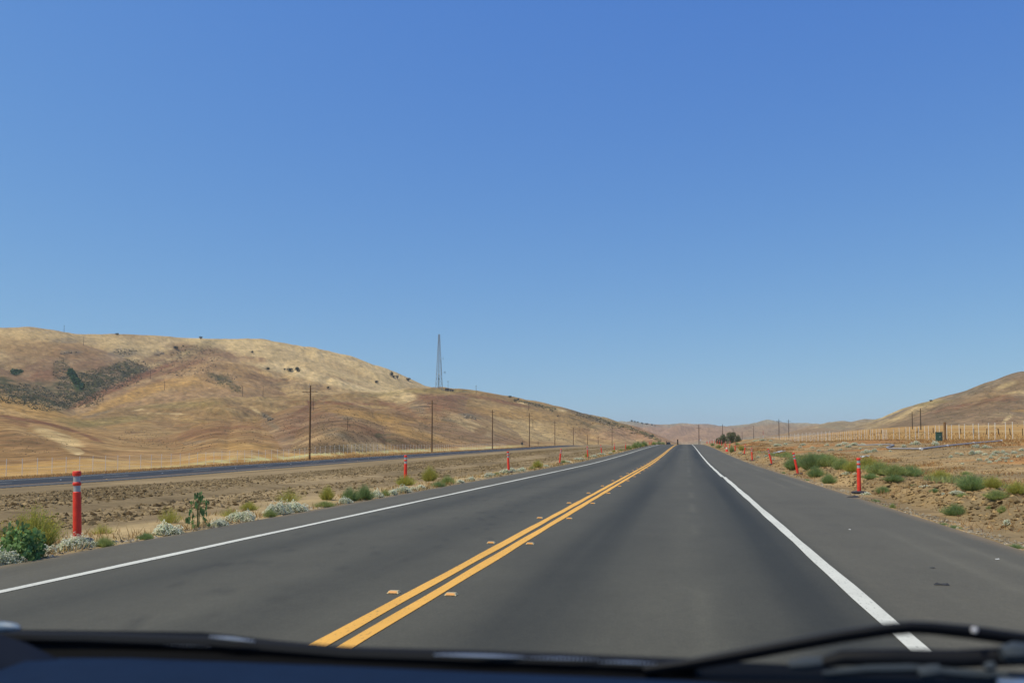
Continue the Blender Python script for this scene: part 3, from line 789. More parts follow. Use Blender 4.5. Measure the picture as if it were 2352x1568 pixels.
RXY = [(4.63, 22.9, 0, 'tall upright orange delineator post on a black base, nearest on the right verge'),
 (4.75, 36.4, -11, 'orange delineator post leaning strongly left, second on the right verge'),
 (4.98, 50.5, -13, 'orange delineator post leaning left on a black base, third on the right verge'),
 (4.8, 62, -2.5, 'upright orange delineator post at the shoulder edge, fourth on the right verge'),
 (5.3, 78.6, 7, 'orange delineator post leaning right, fifth on the right verge'),
 (5.3, 93, 0, 'upright orange delineator post standing in weeds, sixth on the right verge'),
 (5.4, 107, 6, 'orange delineator post leaning right just beyond the traffic cone, seventh on the right verge'),
 (5.45, 122, 7, 'small orange delineator post leaning right, eighth on the right verge'),
 (5.6, 135, 0, 'small orange delineator post ninth on the right verge'),
 (5.8, 150, 3, 'small orange delineator post tenth on the right verge'),
 (5.85, 165, 10, 'small tilted orange delineator post eleventh on the right verge'),
 (5.7, 176, -4, 'small orange delineator post twelfth on the right verge'),
 (5.7, 185, 0, 'distant orange delineator post thirteenth on the right verge, near the crest'),
 (5.55, 195, 4, 'distant orange delineator post fourteenth on the right verge, near the crest'),
 (5.5, 205, 0, 'distant orange delineator post fifteenth on the right verge, near the crest'),
 (5.4, 225, 5, 'distant orange delineator post second to last on the right verge, at the crest'),
 (5.25, 235, 0, 'farthest orange delineator post of the right verge, at the crest')]
RU = [1970, 1831, 1771.5, 1726.6, 1708.4, 1687.6, 1674.7, 1664, 1657, 1651.5, 1645.8, 1641, 1635.6, 1632.4, 1629.4, 1623.9, 1622.4]
for (x_, y_, l_, lb), u_ in zip(RXY, RU):
    x_, y_ = at_cam(u_, y_)
    put_delineator(x_, y_, l_, lb, 0.0, 0, 'orange delineator posts along the right verge')

# traffic cone
cx_, cy_ = at_cam(1668.3, 100); c0 = empty('traffic_cone', (cx_, cy_, float(gz(cx_, cy_)[0])))
m = MB(); m.box((0, 0, .02), (.38, .38, .04)); m.build('base', M_or, c0, bevel=.006)
m = MB(); m.lathe([(.15, .04), (.14, .06), (.098, .32)], 20); m.build('cone_body', M_or, c0, True)
m = MB(); m.lathe([(.1, .32), (.066, .52)], 20); m.build('reflective_collar', M_pale, c0, True)
m = MB(); m.lathe([(.066, .52), (.035, .71), (.03, .72)], 20); m.build('cone_tip', M_or, c0, True)
tag(c0, 'orange traffic cone with a white collar among the posts of the right verge', 'traffic cone')

# ------------------------------------------------------------------ raised road markers
M_mk = simple('cream_marker_body', (.62, .47, .22), .5, var=.1); M_mo = simple('orange_marker_lens', (.72, .30, .05), .4)
M_mw = simple('white_marker_body', (.75, .75, .73), .5)
def make_marker(bm_, lm_):
    root = empty('road_marker')
    m = MB()
    w, d, h = .052, .045, .019
    vs = [(-w, -d, 0), (w, -d, 0), (w, d, 0), (-w, d, 0), (-w + .012, -d + .022, h), (w - .012, -d + .022, h), (w - .012, d - .022, h), (-w + .012, d - .022, h)]
    m.add(vs, [(3, 2, 1, 0), (4, 5, 6, 7), (0, 1, 5, 4), (1, 2, 6, 5), (2, 3, 7, 6), (3, 0, 4, 7)])
    m.build('marker_body', bm_, root)
    m = MB()
    p0 = Vector((-w + .010, -d - .001 + .003, .003)); 
    m.add([(-w + .012, -d + .002, .004), (w - .012, -d + .002, .004), (w - .018, -d + .020, h - .001), (-w + .018, -d + .020, h - .001),
           (-w + .012, -d - .001, .005), (w - .012, -d - .001, .005), (w - .018, -d + .017, h + .001), (-w + .018, -d + .017, h + .001)],
          [(4, 5, 6, 7), (0, 1, 5, 4), (1, 2, 6, 5), (2, 3, 7, 6), (3, 0, 4, 7)])
    m.build('reflector', lm_, root)
    return root
mk = make_marker(M_mk, M_mo); first = True
for i in range(16):
    y_ = 7.1 + 3.76 * i
    for sd_, x_ in (('left', -2.50), ('right', -1.985)):
        o = mk if first else copy_tree(mk); first = False
        o.location = (x_, y_, float(zroad(y_)) + .003)
        if i == 0: lb = f'nearest raised amber road marker on the {sd_} side of the double yellow line'
        else: lb = f'raised amber road marker {ORD[i]} from the camera, {sd_} of the double yellow line'
        tag(o, lb, 'road marker', f'amber road markers {sd_} of the double yellow line')
mw = make_marker(M_mw, M_mw); mw.scale = (1.15, 1.3, 1.3); first = True
n_ = 0
for i in range(0, 22):
    y_ = DASH[0] + DSTEP * i + .375 * DSTEP
    if y_ < 48 or y_ > 350: continue
    o = mw if first else copy_tree(mw); first = False
    o.location = (-55.54, y_, float(zfar(y_)) + .003)
    lab = f'white raised marker between lane dashes of the far carriageway, {ORD[n_] if n_ else "leftmost"} from the left' if n_ < 20 else None
    n_ += 1
    if n_ == 1: lab = 'leftmost white raised marker between the lane dashes of the far carriageway'
    tag(o, lab or 'farthest white raised marker between lane dashes of the far carriageway', 'road marker', 'white road markers on the far carriageway')
ym = copy_tree(mk); ym.scale = (1.3, 1.4, 1.4); k_ = 0
for i in range(0, 9):
    y_ = y_on(705 * .605 * 0 + 163.0 + .0, -52.3) * 0 + DASH[2] + 2 * DSTEP * i + .5 * DSTEP
    o = ym if k_ == 0 else copy_tree(ym)
    o.location = (-52.3, y_, float(zfar(y_)) + .003)
    tag(o, f'yellow raised marker beside the orange edge line of the far carriageway, {ORD[k_] if k_ else "first"} from the left', 'road marker', 'yellow road markers on the far carriageway'); k_ += 1

# ------------------------------------------------------------------ utility poles
def pole_parts(root, H, r=.16, arms=((.9, 2.6),), rings=False, topcap=False, mat=None, yaw=0.0):
    mat = mat or M_wood
    m = MB(); m.tube([(0, 0, -1.0), (0, 0, H * .35), (.02, 0, H * .7), (0, 0, H)], [r * 1.12, r * 1.0, r * .88, r * .72], 10)
    m.build('pole_shaft', mat, root, True)
    c, s_ = math.cos(yaw), math.sin(yaw)
    for dz, L_ in arms:
        a = MB(); a.bar((-c * L_ / 2, -s_ * L_ / 2 - .15, H - dz), (c * L_ / 2, s_ * L_ / 2 - .15, H - dz), .13, .10)
        a.bar((-c * L_ * .27, -s_ * L_ * .27 - .15, H - dz), (0, -.15, H - dz - .6), .03)
        a.bar((c * L_ * .27, s_ * L_ * .27 - .15, H - dz), (0, -.15, H - dz - .6), .03)
        ar = a.build('crossarm', mat, root)
        i_ = MB()
        for f in (-.46, -.2, .2, .46):
            i_.lathe([(.03, .05), (.06, .09), (.045, .16), (.03, .2)], 8, (c * L_ * f, s_ * L_ * f - .15, H - dz))
        i_.build('insulator', M_insul, ar, True)
    if topcap:
        i_ = MB(); i_.tube([(-.2, 0, H - .3), (-.2, 0, H + .42)], .035, 6); i_.box((-.2, 0, H - .25), (.45, .06, .06)); i_.build('insulator_pin', M_insul, root)
POLES = [
 # u, base v, top v, depth along the road, radius, arms, label
 (711, 1059, 885, 140.5, .165, ((1.15, 2.9),), 'tallest brown wooden utility pole with one crossarm, nearest beyond the far carriageway'),
 (992, 1040, 919, 208, .165, ((.9, 2.7),), 'wooden utility pole with a crossarm, second from the left of the roadside line'),
 (1131, 1034, 941, 273, .165, ((.7, 1.6),), 'wooden utility pole third from the left of the roadside line, with a short crossarm'),
 (1216, 1029, 948, 338, .165, ((1.3, 2.9),), 'wooden utility pole fourth from the left of the roadside line, with a wide crossarm'),
 (1274.5, 1025, 966, 404, .165, ((.9, 1.7),), 'wooden utility pole fifth from the left of the roadside line'),
 (1317, 1023, 981, 466, .165, ((1.2, 2.9),), 'wooden utility pole sixth from the left of the roadside line, thin and distant'),
 (1349.5, 1021, 998, 530, .165, ((.9, 2.4),), 'short looking wooden utility pole seventh from the left, where the far carriageway ends'),
 (1374, 1021, 1001, 590, .165, ((.9, 2.4),), 'distant wooden utility pole just right of the far carriageway end'),
 (1406, 1019, 985, 470, .15, ((.2, 3.0), (1.6, 1.9)), 'distant pole with two pale crossarms beside the seventh delineator'),
 (1605.5, 1020, 975, 430, .18, ((1.6, 2.6),), 'dark wooden utility pole standing behind the crest right of the lane'),
 (1660, 1008, 974, 520, .17, ((1.2, 2.4),), 'wooden utility pole rising from the dark green trees'),
 (1789.5, 1006, 962, 470, .17, ((1.1, 2.6),), 'left one of two wooden utility poles close together behind the unfinished fence'),
 (1812, 1003, 963, 480, .17, ((1.1, 2.6),), 'right one of two wooden utility poles close together behind the unfinished fence'),
 (2096, 990, 945, 420, .17, ((1.2, 2.6),), 'wooden utility pole left of a taller pole before the right hill'),
 (2115.5, 1003, 937, 330, .17, ((1.0, 2.6),), 'taller wooden utility pole crossing the foot of the right hill behind the fence'),
 (1731, 1001, 977, 620, .14, ((.5, 2.4),), 'slim pale utility pole far off between the trees and the fence'),
 (1684, 998, 985, 760, .14, ((.6, 2.2),), 'very distant thin utility pole behind the dark green trees'),
 (1704.5, 1001, 992, 900, .14, ((.6, 2.2),), 'tiny distant utility pole just right of the dark green trees'),
]
for u_, vb, vt, Y_, r_, arms, lb in POLES:
    P = at_depth(u_, vb, Y_); T = at_depth(u_, vt, Y_)
    zb = float(gz(P[0], P[1])[0])
    H = T[2] - zb
    o = empty('utility_pole', (P[0], P[1], zb))
    pole_parts(o, H, r_, arms, yaw=random.uniform(-.15, .15), topcap=(u_ == 711), mat=M_wood if u_ < 1500 else M_woodd)
    tag(o, lb, 'utility pole', 'wooden utility poles in the valley')
    if u_ == 711:
        for hz in (2.2, 1.6, 1.1):
            m = MB(); m.lathe([(.182, hz - .03), (.184, hz), (.182, hz + .03)], 12); m.build('yellow_band', M_yellow, o, True)
# small poles climbing the hills
HP = [(147, 765, 749, 'tiny utility pole on the skyline of the big left hill'), (192, 793, 775, 'tiny utility pole just below the left skyline'),
 (310, 872, 858, 'tiny utility pole at the edge of the green scrub slope, left of its pair'), (345, 870, 851, 'tiny utility pole at the edge of the green scrub slope, right of its pair'), (378, 896, 876, 'tiny utility pole on the golden spur below the scrub slope'),
 (557, 910, 887, 'left one of two thin poles on the hill behind the middle ridge'), (604, 912, 886, 'right one of two thin poles on the hill behind the middle ridge'),
 (719.5, 942, 913, 'thin pole on the reddish hill close right of the tall roadside pole'), (798, 988, 957, 'thin pole low on the reddish hill between the first two roadside poles'),
 (1093.5, 904, 884.5, 'thin pole on the skyline right of the lattice tower'), (1214.5, 943, 923, 'thin pole on the ridge directly above the fourth roadside pole'), (1224, 984, 962, 'faint pole on the slope just right of the fourth roadside pole'),
 (1199.5, 1024, 1011, 'short pole with a box at the hill foot left of the fourth roadside pole'), (1236, 1024, 1013, 'very short faint pole at the hill foot right of the fourth roadside pole')]
for u_, vb, vt, lb in HP:
    P = hit1(u_, vb); D_ = math.hypot(P[0], P[1])
    if D_ < 50: P = at_dist(u_, vb, 900); D_ = 900
    H = D_ * (vb - vt) / FPX * 1.0
    o = empty('utility_pole', (P[0], P[1], P[2]))
    pole_parts(o, H, max(.05, min(.22, D_ * .00021)), ((.7, 2.2),) if vb > 0 else (), mat=M_woodd)
    if u_ == 1199.5: m = MB(); m.box((0, -.3, H * .45), (.9, .5, 1.0)); m.build('junction_box', M_dark, o)
    tag(o, lb, 'utility pole', 'small poles climbing the hills')

# meter box beside the crest pole, stub posts near the crest
P = at_depth(1609, 1017, 425); zb = float(gz(P[0], P[1])[0])
o = empty('meter_box', (P[0], P[1], zb))
m = MB(); m.bar((0, 0, -.2), (0, 0, 1.27 + (1018 - 1011) * 425 / FPX - zb), .1); m.build('post', M_woodd, o)
m = MB(); m.box((0, 0, 1.27 + (1018 - 1010.5) * 425 / FPX - zb), (.55, .35, .7)); m.build('box', M_pale, o)
tag(o, 'small pale meter box on a post beside the crest utility pole', 'meter box')
for u_, vt, Y_, w_, lb in [(1556.5, 1008.5, 330, .28, 'short dark wooden post behind the road crest at the end of the yellow lines'), (1531, 1012.5, 300, .14, 'thin short post by the end of the left edge line')]:
    P = at_depth(u_, 1020, Y_); T = at_depth(u_, vt, Y_); zb = float(gz(P[0], P[1])[0])
    o = empty('wooden_post', (P[0], P[1], zb))
    m = MB(); m.tube([(0, 0, -.3), (.02, 0, (T[2] - zb) * .5), (0, 0, T[2] - zb)], [w_, w_ * .9, w_ * .85], 8); m.build('post_shaft', M_woodd, o, True)
    tag(o, lb, 'post')

# distant car beyond the crest
def make_far_car():
    y_ = 350; x_ = (1537 - 1576) / FPX * y_
    o = empty('distant_car', (x_, y_, float(zroad(y_)) + .005), (0, 0, math.pi))
    m = MB(); m.box((0, 0, .55), (1.78, 4.4, .55)); m.build('body', M_dark, o, bevel=.12)
    m = MB(); w, l = .80, 1.2
    m.add([(-w, -l - .4, .80), (w, -l - .4, .80), (w, l + .3, .80), (-w, l + .3, .80), (-w + .14, -l, 1.42), (w - .14, -l, 1.42), (w - .14, l - .2, 1.42), (-w + .14, l - .2, 1.42)],
          [(3, 2, 1, 0), (4, 5, 6, 7), (0, 1, 5, 4), (1, 2, 6, 5), (2, 3, 7, 6), (3, 0, 4, 7)])
    m.build('cabin', simple('dark_glass', (.02, .022, .025), .15), o, bevel=.05)
    for sx in (-.8, .8):
        for sy in (-1.35, 1.35):
            m = MB(); m.tube([(sx - .1, sy, .32), (sx + .1, sy, .32)], .32, 16); m.build('wheel', M_rub, o, True)
    tag(o, 'tiny dark car just showing over the road crest left of the yellow lines', 'car')
make_far_car()

# ------------------------------------------------------------------ fences
def fence_line(name, root, pts, mat_fn, wires=(), wmat=None):
    pass
# left right-of-way fence beyond the far carriageway
lf = empty('wire_fence', (-70, 87, float(gz(-70, 87)[0])))
lf0 = Vector(lf.location)
xs_ = []; y_ = y_on(-22, -70)
while y_ < 330: xs_.append(y_); y_ += (y_on(528, -70) - y_on(13, -70)) / 20.0
rest = MB(); wires = MB()
pm = MB(); pm.tube([(0, 0, -.1), (0, 0, 1.95)], .026, 6); pmesh = pm.mesh('post', True); pmesh.materials.append(M_galv)
tops = []
for i, y_ in enumerate(xs_):
    X_ = -70 + .1 * math.sin(y_ * .2); zb = float(gz(X_, y_)[0])
    tops.append(Vector((X_, y_, zb)) - lf0)
    if i < 99:
        p = link('post', pmesh, None, lf); p.location = tops[-1]
    else: rest.tube([tops[-1], tops[-1] + Vector((0, 0, 1.95))], .026, 5)
if rest.v: r_ = rest.build('post', M_galv, lf); r_['kind'] = 'stuff'
for h_ in (.5, .9, 1.3, 1.8):
    wires.tube([t + Vector((0, 0, h_)) for t in tops], .008, 4)
wires.build('wire', M_galv, lf)
tag(lf, 'long wire fence on thin grey steel posts between the far carriageway and the left hills', 'fence')

# right unfinished fence
rf = empty('unfinished_fence', (40.6, 100, float(gz(40.6, 100)[0]))); rf0 = Vector(rf.location)
pm = MB(); pm.tube([(0, 0, -.2), (0, 0, 2.28)], .037, 8); pm.lathe([(.05, 2.26), (.05, 2.31), (.02, 2.34)], 8); rmesh = pm.mesh('post', True); rmesh.materials.append(M_galv)
pall = MB(); k_ = 0; y_ = y_on(2350, 40.6) - 3.17
while y_ < 455:
    X_ = 40.6 + .12 * math.sin(y_) - 1.2 * math.exp(-((y_ - 182) / 6) ** 2)
    zb = float(gz(X_, y_)[0]) - (.25 if 178 < y_ < 188 else 0)
    loc = Vector((X_, y_, zb)) - rf0
    if k_ < 99:
        p = link('post', rmesh, None, rf); p.location = loc; p.rotation_euler = (random.gauss(0, .012), random.gauss(0, .012), 0)
    else: pall.tube([loc, loc + Vector((0, 0, 2.3))], .037, 6)
    k_ += 1; y_ += 3.17
r_ = pall.build('post', M_galv, rf); r_['kind'] = 'stuff'
tag(rf, 'unfinished fence of bare pale steel posts in a long row on the right plain', 'fence')
# second short row with a gate frame
gf = empty('gate_fence', (26, 205, float(gz(26, 205)[0]))); g0 = Vector(gf.location)
pts_ = []
for i in range(11):
    P = at_depth(1816 + i * 9.0, 1010, 240 - i * 5.2); X_, Y_ = P[0], P[1]
    loc = Vector((X_, Y_, float(gz(X_, Y_)[0]))) - g0; pts_.append(loc)
    p = link('post', rmesh, None, gf); p.location = loc
for a_, b_ in ((1, 2), (5, 6)):
    m = MB()
    for h_ in (.3, 1.0, 1.7): m.tube([pts_[a_] + Vector((0, 0, h_)), pts_[b_] + Vector((0, 0, h_ + .5))], .03, 6)
    m.build('brace', M_galv, gf)
tag(gf, 'short braced row of steel posts in front of the long unfinished fence', 'fence')
# old ranch fence posts
of = empty('ranch_fence', (70, 150, float(gz(70, 150)[0]))); o0 = Vector(of.location); tops = []
for u_ in (1998, 2025, 2052, 2079, 2108, 2144, 2170, 2207, 2237, 2266, 2295, 2321, 2349):
    Y_ = 1950 * 62 / (u_ - 1576); P = at_depth(u_, 1000, Y_)
    loc = Vector((P[0], P[1], float(gz(P[0], P[1])[0]))) - o0; tops.append(loc)
    m = MB(); ln = random.gauss(0, .08); hh = random.uniform(1.0, 1.45)
    m.tube([loc - Vector((0, 0, .2)), loc + Vector((ln * hh, 0, hh))], random.uniform(.05, .09), 6); m.build('post', M_woodd, of, True)
w_ = MB()
for h_ in (.5, .95): w_.tube([t + Vector((0, 0, h_)) for t in tops], .01, 4)
w_.build('wire', M_dark, of)
tag(of, 'old ranch fence of crooked dark wooden posts behind the bare steel posts', 'fence')
# thick wooden post, green cabinet
P = at_depth(2171, 1010, 112); zb = float(gz(P[0], P[1])[0])
o = empty('wooden_post', (P[0], P[1], zb)); m = MB(); m.tube([(0, 0, -.3), (0, 0, (1018 - 973) / FPX * 112 + CAMH - zb)], [.16, .14], 12)
m.build('post_shaft', simple('brown_post_wood', (.22, .13, .06), .9, var=.25, scale=5), o, True); tag(o, 'thick brown wooden post standing in the row of pale steel posts', 'post')
P = at_depth(2157, 1010, 104); zb = float(gz(P[0], P[1])[0]); hh = (1018 - 993.5) / FPX * 104 + CAMH - zb
o = empty('utility_cabinet', (P[0], P[1], zb), (0, 0, -.5))
m = MB(); m.box((0, 0, hh / 2 - .04), (.62, .6, hh - .08)); m.build('cabinet_body', M_box, o, bevel=.02)
m = MB(); m.box((0, 0, hh - .05), (.68, .66, .07)); m.build('lid', M_box, o, bevel=.012)
m = MB(); m.box((0, -.306, hh / 2 - .06), (.5, .02, hh - .25)); dd = m.build('door', M_box, o)
m = MB(); m.box((.18, -.325, hh / 2), (.03, .02, .12)); m.build('handle', M_galv, dd)
tag(o, 'dark green utility cabinet standing at the fence row beside the thick wooden post', 'cabinet')
# red and white roadside paddle far right of trees
P = at_depth(1753, 1006, 330); zb = float(gz(P[0], P[1])[0]); o = empty('marker_post', (P[0], P[1], zb)); T = at_depth(1753, 988, 330)
m = MB(); m.bar((0, 0, -.2), (0, 0, (T[2] - zb) * .62), .16); m.build('lower_post', M_pale, o)
m = MB(); m.bar((0, 0, (T[2] - zb) * .62), (0, 0, T[2] - zb), .14); m.build('upper_post', simple('faded_red', (.42, .10, .07), .6), o)
tag(o, 'red topped white marker post at the left end of the unfinished fence', 'marker post')

# ------------------------------------------------------------------ irrigation pipe on the bank
def ground_path(uvs, lift):
    out = []
    for u_, v_ in uvs:
        P = hit1(u_, v_); out.append(Vector((P[0], P[1], P[2] + lift)))
    return out
def lay(P):   # rest a path on the ground
    return Vector((P[0], P[1], float(gz(P[0], P[1])[0]) + P[2]))
ip = empty('irrigation_pipe', (0, 0, 0))
key = [conv(*p) for p in [(17.4, 73.0), (18.35, 66.5), (21.6, 70.5), (25.3, 75.0), (30.0, 81.0)]]
ip.location = (key[0][0], key[0][1], float(gz(*key[0])[0])); i0 = Vector(ip.location)
def seg_pts(a, b, n=7):
    return [Vector((a[0] + (b[0] - a[0]) * t / n, a[1] + (b[1] - a[1]) * t / n, 0)) for t in range(n + 1)]
for a, b in zip(key[:-1], key[1:]):
    pts = seg_pts(a, b)
    # stiff pipe bridges the small hollows
    za = float(gz(*a)[0]) + .10; zb = float(gz(*b)[0]) + .10
    mx = max(float(gz(p.x, p.y)[0]) + .07 - (za + (zb - za) * k / 7) for k, p in enumerate(pts))
    lf_ = max(0, mx)
    m = MB(); m.tube([Vector((p.x, p.y, za + (zb - za) * k / 7 + lf_)) - i0 for k, p in enumerate(pts)], .078, 12)
    m.build('pipe_section', M_pipe, ip, True)
    m = MB(); d_ = (Vector((b[0], b[1], zb)) - Vector((a[0], a[1], za))).normalized()
    q = Vector((b[0], b[1], zb + lf_)) - i0
    m.tube([q - d_ * .14, q + d_ * .14], .108, 12); m.build('coupling', M_pale, ip, True)
bend = [conv(*p) for p in [(17.4, 73.0), (17.9, 76.0), (20.5, 84), (20.8, 88), (19.4, 90), (18.2, 92)]]
pts = []
for (a, b) in zip(bend[:-1], bend[1:]):
    for t in range(5): pts.append((a[0] + (b[0] - a[0]) * t / 5, a[1] + (b[1] - a[1]) * t / 5))
m = MB(); m.tube([Vector((p[0], p[1], float(gz(*p)[0]) + .10)) - i0 for p in pts], .07, 10); m.build('pipe_section', M_pipe, ip, True)
tag(ip, 'long grey metal irrigation pipe with pale couplings lying on the right bank', 'pipe')

# shredded plastic sheeting strips
def sheet(uv0, uv1, wid, lb):
    A = hit1(*uv0); B = hit1(*uv1); n = 16
    X_ = np.zeros((4, n)); Y_ = X_.copy(); Z_ = X_.copy()
    for i in range(n):
        t = i / (n - 1); cx = A[0] + (B[0] - A[0]) * t; cy = A[1] + (B[1] - A[1]) * t
        for j in range(4):
            yy = cy + (j - 1.5) * wid / 3 * (1 + .3 * math.sin(i * 1.7)); X_[j, i] = cx + random.uniform(-.06, .06); Y_[j, i] = yy
            Z_[j, i] = float(gz(X_[j, i], yy)[0]) + .05 + random.uniform(0, .16)
    me = grid_mesh('plastic_sheet', X_, Y_, Z_, True); o = link('plastic_sheet', me, simple('weathered_plastic', (.55, .57, .55), .5, var=.2, scale=3))
    sm_ = o.modifiers.new('thickness', 'SOLIDIFY'); sm_.thickness = .012
    tag(o, lb, 'plastic sheet')
sheet((1772, 1044), (1803, 1037), 1.2, 'crumpled pale plastic sheet on the bank behind the third right delineator')
sheet((1977, 1054), (1997, 1050.5), .45, 'torn pale plastic strip on the bank just right of the nearest right delineator top')

# debris on the shoulder
def debris(u_, v_, s_, name, lb, mat):
    P = hit1(u_, v_)
    if abs(P[0]) < 5: t = CAMH / max(1e-3, -(ray(u_, v_)[2])); d = ray(u_, v_) * t; P = np.array([d[0], d[1], 0.0])
    n = 9; m = MB(); vs = []
    for k in range(n):
        a = 2 * math.pi * k / n; r = s_ * random.uniform(.6, 1.1); vs.append((r * math.cos(a) * 1.3, r * math.sin(a) * .7, 0))
    top = [(p[0] * .7, p[1] * .7, s_ * random.uniform(.12, .35)) for p in vs]
    m.add(vs + top, [tuple(range(n))[::-1], tuple(range(n, 2 * n))] + [(k, (k + 1) % n, n + (k + 1) % n, n + k) for k in range(n)])
    o = m.build(name, mat, None); o.location = (P[0], P[1], float(zroad(P[1])) + .003 if P[0] < 4 else P[2]); tag(o, lb, 'debris')
debris(2165, 1343, .055, 'rubber_scrap', 'small black rubber scrap on the right shoulder asphalt', M_rub)
debris(2142, 1304, .022, 'rubber_scrap', 'tiny dark crumb on the right shoulder behind the larger black scrap', M_rub)
debris(2292, 1284, .022, 'white_pebble', 'tiny white pebble near the right end of the shoulder', M_pale)
debris(1952, 1216, .018, 'white_pebble', 'tiny white pebble on the shoulder beside the white edge line', M_pale)
debris(1960, 1142, .12, 'rubber_scrap', 'flat dark scrap on the shoulder edge left of the nearest right delineator base', M_rub)

# ------------------------------------------------------------------ telecom tower and huts
P = hit1(1008, 893.5); D_ = math.hypot(P[0], P[1]); TB = Vector(P); 
if D_ < 300: TB = Vector(at_dist(1008, 891, 1000)); D_ = 1000
H = D_ * (891 - 764) / FPX; print('TOWER', D_, H, TB)
tw = empty('lattice_tower', TB, (0, 0, .45))
def tri(z, ph=0):
    t = z / H; r = 4.35 * (1 - t) + .95 * t
    return [Vector((r * math.cos(a), r * math.sin(a), z)) for a in (math.radians(a_) for a_ in (205, 325, 85))]
for k in range(3):
    m = MB(); m.tube([tri(-1)[k], tri(H)[k]], [.24, .16], 6); m.build('leg', M_tower, tw)
m = MB(); z_ = 0; nb = 0
while z_ < H - 1:
    st = max(1.6, 4.6 * (1 - z_ / H) + 1.4); z2 = min(H, z_ + st)
    A = tri(z_); B = tri(z2)
    for k in range(3):
        m.bar(A[k], B[(k + 1) % 3], .15); m.bar(A[(k + 1) % 3], B[k], .15); m.bar(B[k], B[(k + 1) % 3], .14)
    z_ = z2
m.build('bracing', M_tower, tw)
m = MB(); m.tube([tri(2)[1] * .96, tri(H * .56)[1] * .94], .24, 6); m.build('cable_run', M_dark, tw)
m = MB(); m.tube([Vector((0, 0, 1)), Vector((0, 0, H * .27))], .26, 6); m.lathe([(.3, H * .17), (.9, H * .178), (.9, H * .185), (.3, H * .19)], 10); m.build('waveguide', M_dark, tw)
m = MB(); c_ = tri(H * .265)[0]; m.lathe([(.05, -.35), (.75, .05), (.85, .1), (.7, .35)], 12, (0, -1.6, H * .265)); m.build('dish_antenna', M_pale, tw, True)
Mw_ = M_pale
for (hh, dx) in ((.30, 3.4), (.30, 4.4), (.555, 2.6)):
    q = tri(H * hh)[1]; m = MB()
    e = q + Vector((math.cos(-.45) * 0 + dx * .85, dx * -.4, 0)); m.bar(q, e, .08); m.tube([e - Vector((0, 0, 1.2)), e + Vector((0, 0, 1.2))], .16, 6)
    m.build('panel_antenna', M_dark, tw)
tag(tw, 'tall grey steel lattice tower with antennas on top of the left ridge', 'tower')
sc = D_ / FPX
def on_ridge(u_): 
    X_ = at_dist(u_, 893.5, D_ - 4); return Vector((X_[0], X_[1], float(gz(X_[0], X_[1])[0])))
def hut(u_, w_, d_, h_, mat, lb):
    p = on_ridge(u_); o = empty('equipment_hut', p, (0, 0, .35))
    m = MB(); m.box((0, 0, h_ / 2 - .3), (w_, d_, h_ + .6)); m.build('wall', mat, o)
    m = MB(); m.box((0, 0, h_ + .12), (w_ + .4, d_ + .4, .24)); m.build('roof', M_dark, o)
    m = MB(); m.box((w_ * .2, -d_ / 2 - .03, 1.0), (.9, .06, 2.0)); m.build('door', M_dark, o)
    tag(o, lb, 'hut')
hut(1026.5, 4.2, 3, 2.7, M_hut, 'brown equipment hut on the ridge beside the lattice tower')
hut(1034, 3.2, 2.4, 2.2, M_hut2, 'lower tan equipment hut right of the brown one on the ridge')
hut(1040, 1.5, 1.2, 1.9, M_dark, 'small dark equipment box at the right end of the ridge huts')
p = on_ridge(1029); o = empty('antenna_mast', p); m = MB(); m.tube([(0, 0, -.5), (0, 0, 11)], .16, 6); m.build('mast', M_dark, o)
m = MB(); m.bar((-1.4, 0, 11), (1.4, 0, 11), .18); m.bar((-1.2, 0, 10), (1.2, 0, 10), .16); m.build('antenna', M_tower, o); tag(o, 'short antenna mast with a cross head beside the brown ridge hut', 'antenna mast')

# ------------------------------------------------------------------ plants
def quads(cen, ax, bx, colr):
    """cen, ax, bx: n x 3 arrays -> leaf quads"""
    co = np.stack([cen - ax - bx * .2, cen + bx * -.0 - ax * -.0 - bx, cen + ax - bx * .2, cen + bx], 1).reshape(-1, 3)
    co = np.stack([cen - ax, cen - bx, cen + ax, cen + bx], 1).reshape(-1, 3)
    n = len(cen); f = np.arange(4 * n).reshape(n, 4)
    return co, f, np.repeat(colr, 4, 0)
def rdir(n):
    v = RNG.normal(size=(n, 3)); return v / np.linalg.norm(v, axis=1)[:, None]
def leaves(cen, w, l, colr, upbias=0.0, nrm=None):
    n = len(cen)
    a = rdir(n)
    if upbias: a = a * (1 - upbias) + np.array([0, 0, 1]) * upbias
    a /= np.linalg.norm(a, axis=1)[:, None]
    b = np.cross(a, rdir(n)); b /= np.linalg.norm(b, axis=1)[:, None] + 1e-9
    s = RNG.uniform(.6, 1.3, n)[:, None]
    return quads(cen, b * w * s, a * l * s, colr)
def flats(cen, w, colr, tilt=.45):
    n = len(cen); nn = np.array([0, 0, 1.0]) + RNG.normal(size=(n, 3)) * tilt; nn /= np.linalg.norm(nn, axis=1)[:, None]
    a = np.cross(nn, rdir(n)); a /= np.linalg.norm(a, axis=1)[:, None]; b = np.cross(nn, a)
    s = RNG.uniform(.6, 1.3, n)[:, None] * w
    return quads(cen, a * s, b * s, colr)
def jitc(c, n, amt=.25, hue=.08):
    return np.clip(np.asarray(c)[None] * (1 + RNG.uniform(-amt, amt, n))[:, None] * (1 + RNG.uniform(-hue, hue, (n, 3))), .005, .95)
def cmesh(name, parts):
    co = np.concatenate([p[0] for p in parts]); cc = np.concatenate([p[2] for p in parts]); fs = []; o = 0
    for p in parts: fs.append(p[1] + o); o += len(p[0])
    me = raw_mesh(name, co, np.concatenate(fs)); set_col(me, cc); me.materials.append(M_leaf); return me
M_leaf = col_mat('foliage', rough=.8, noises=((4.0, .08),), spec=.2, rand=.10)
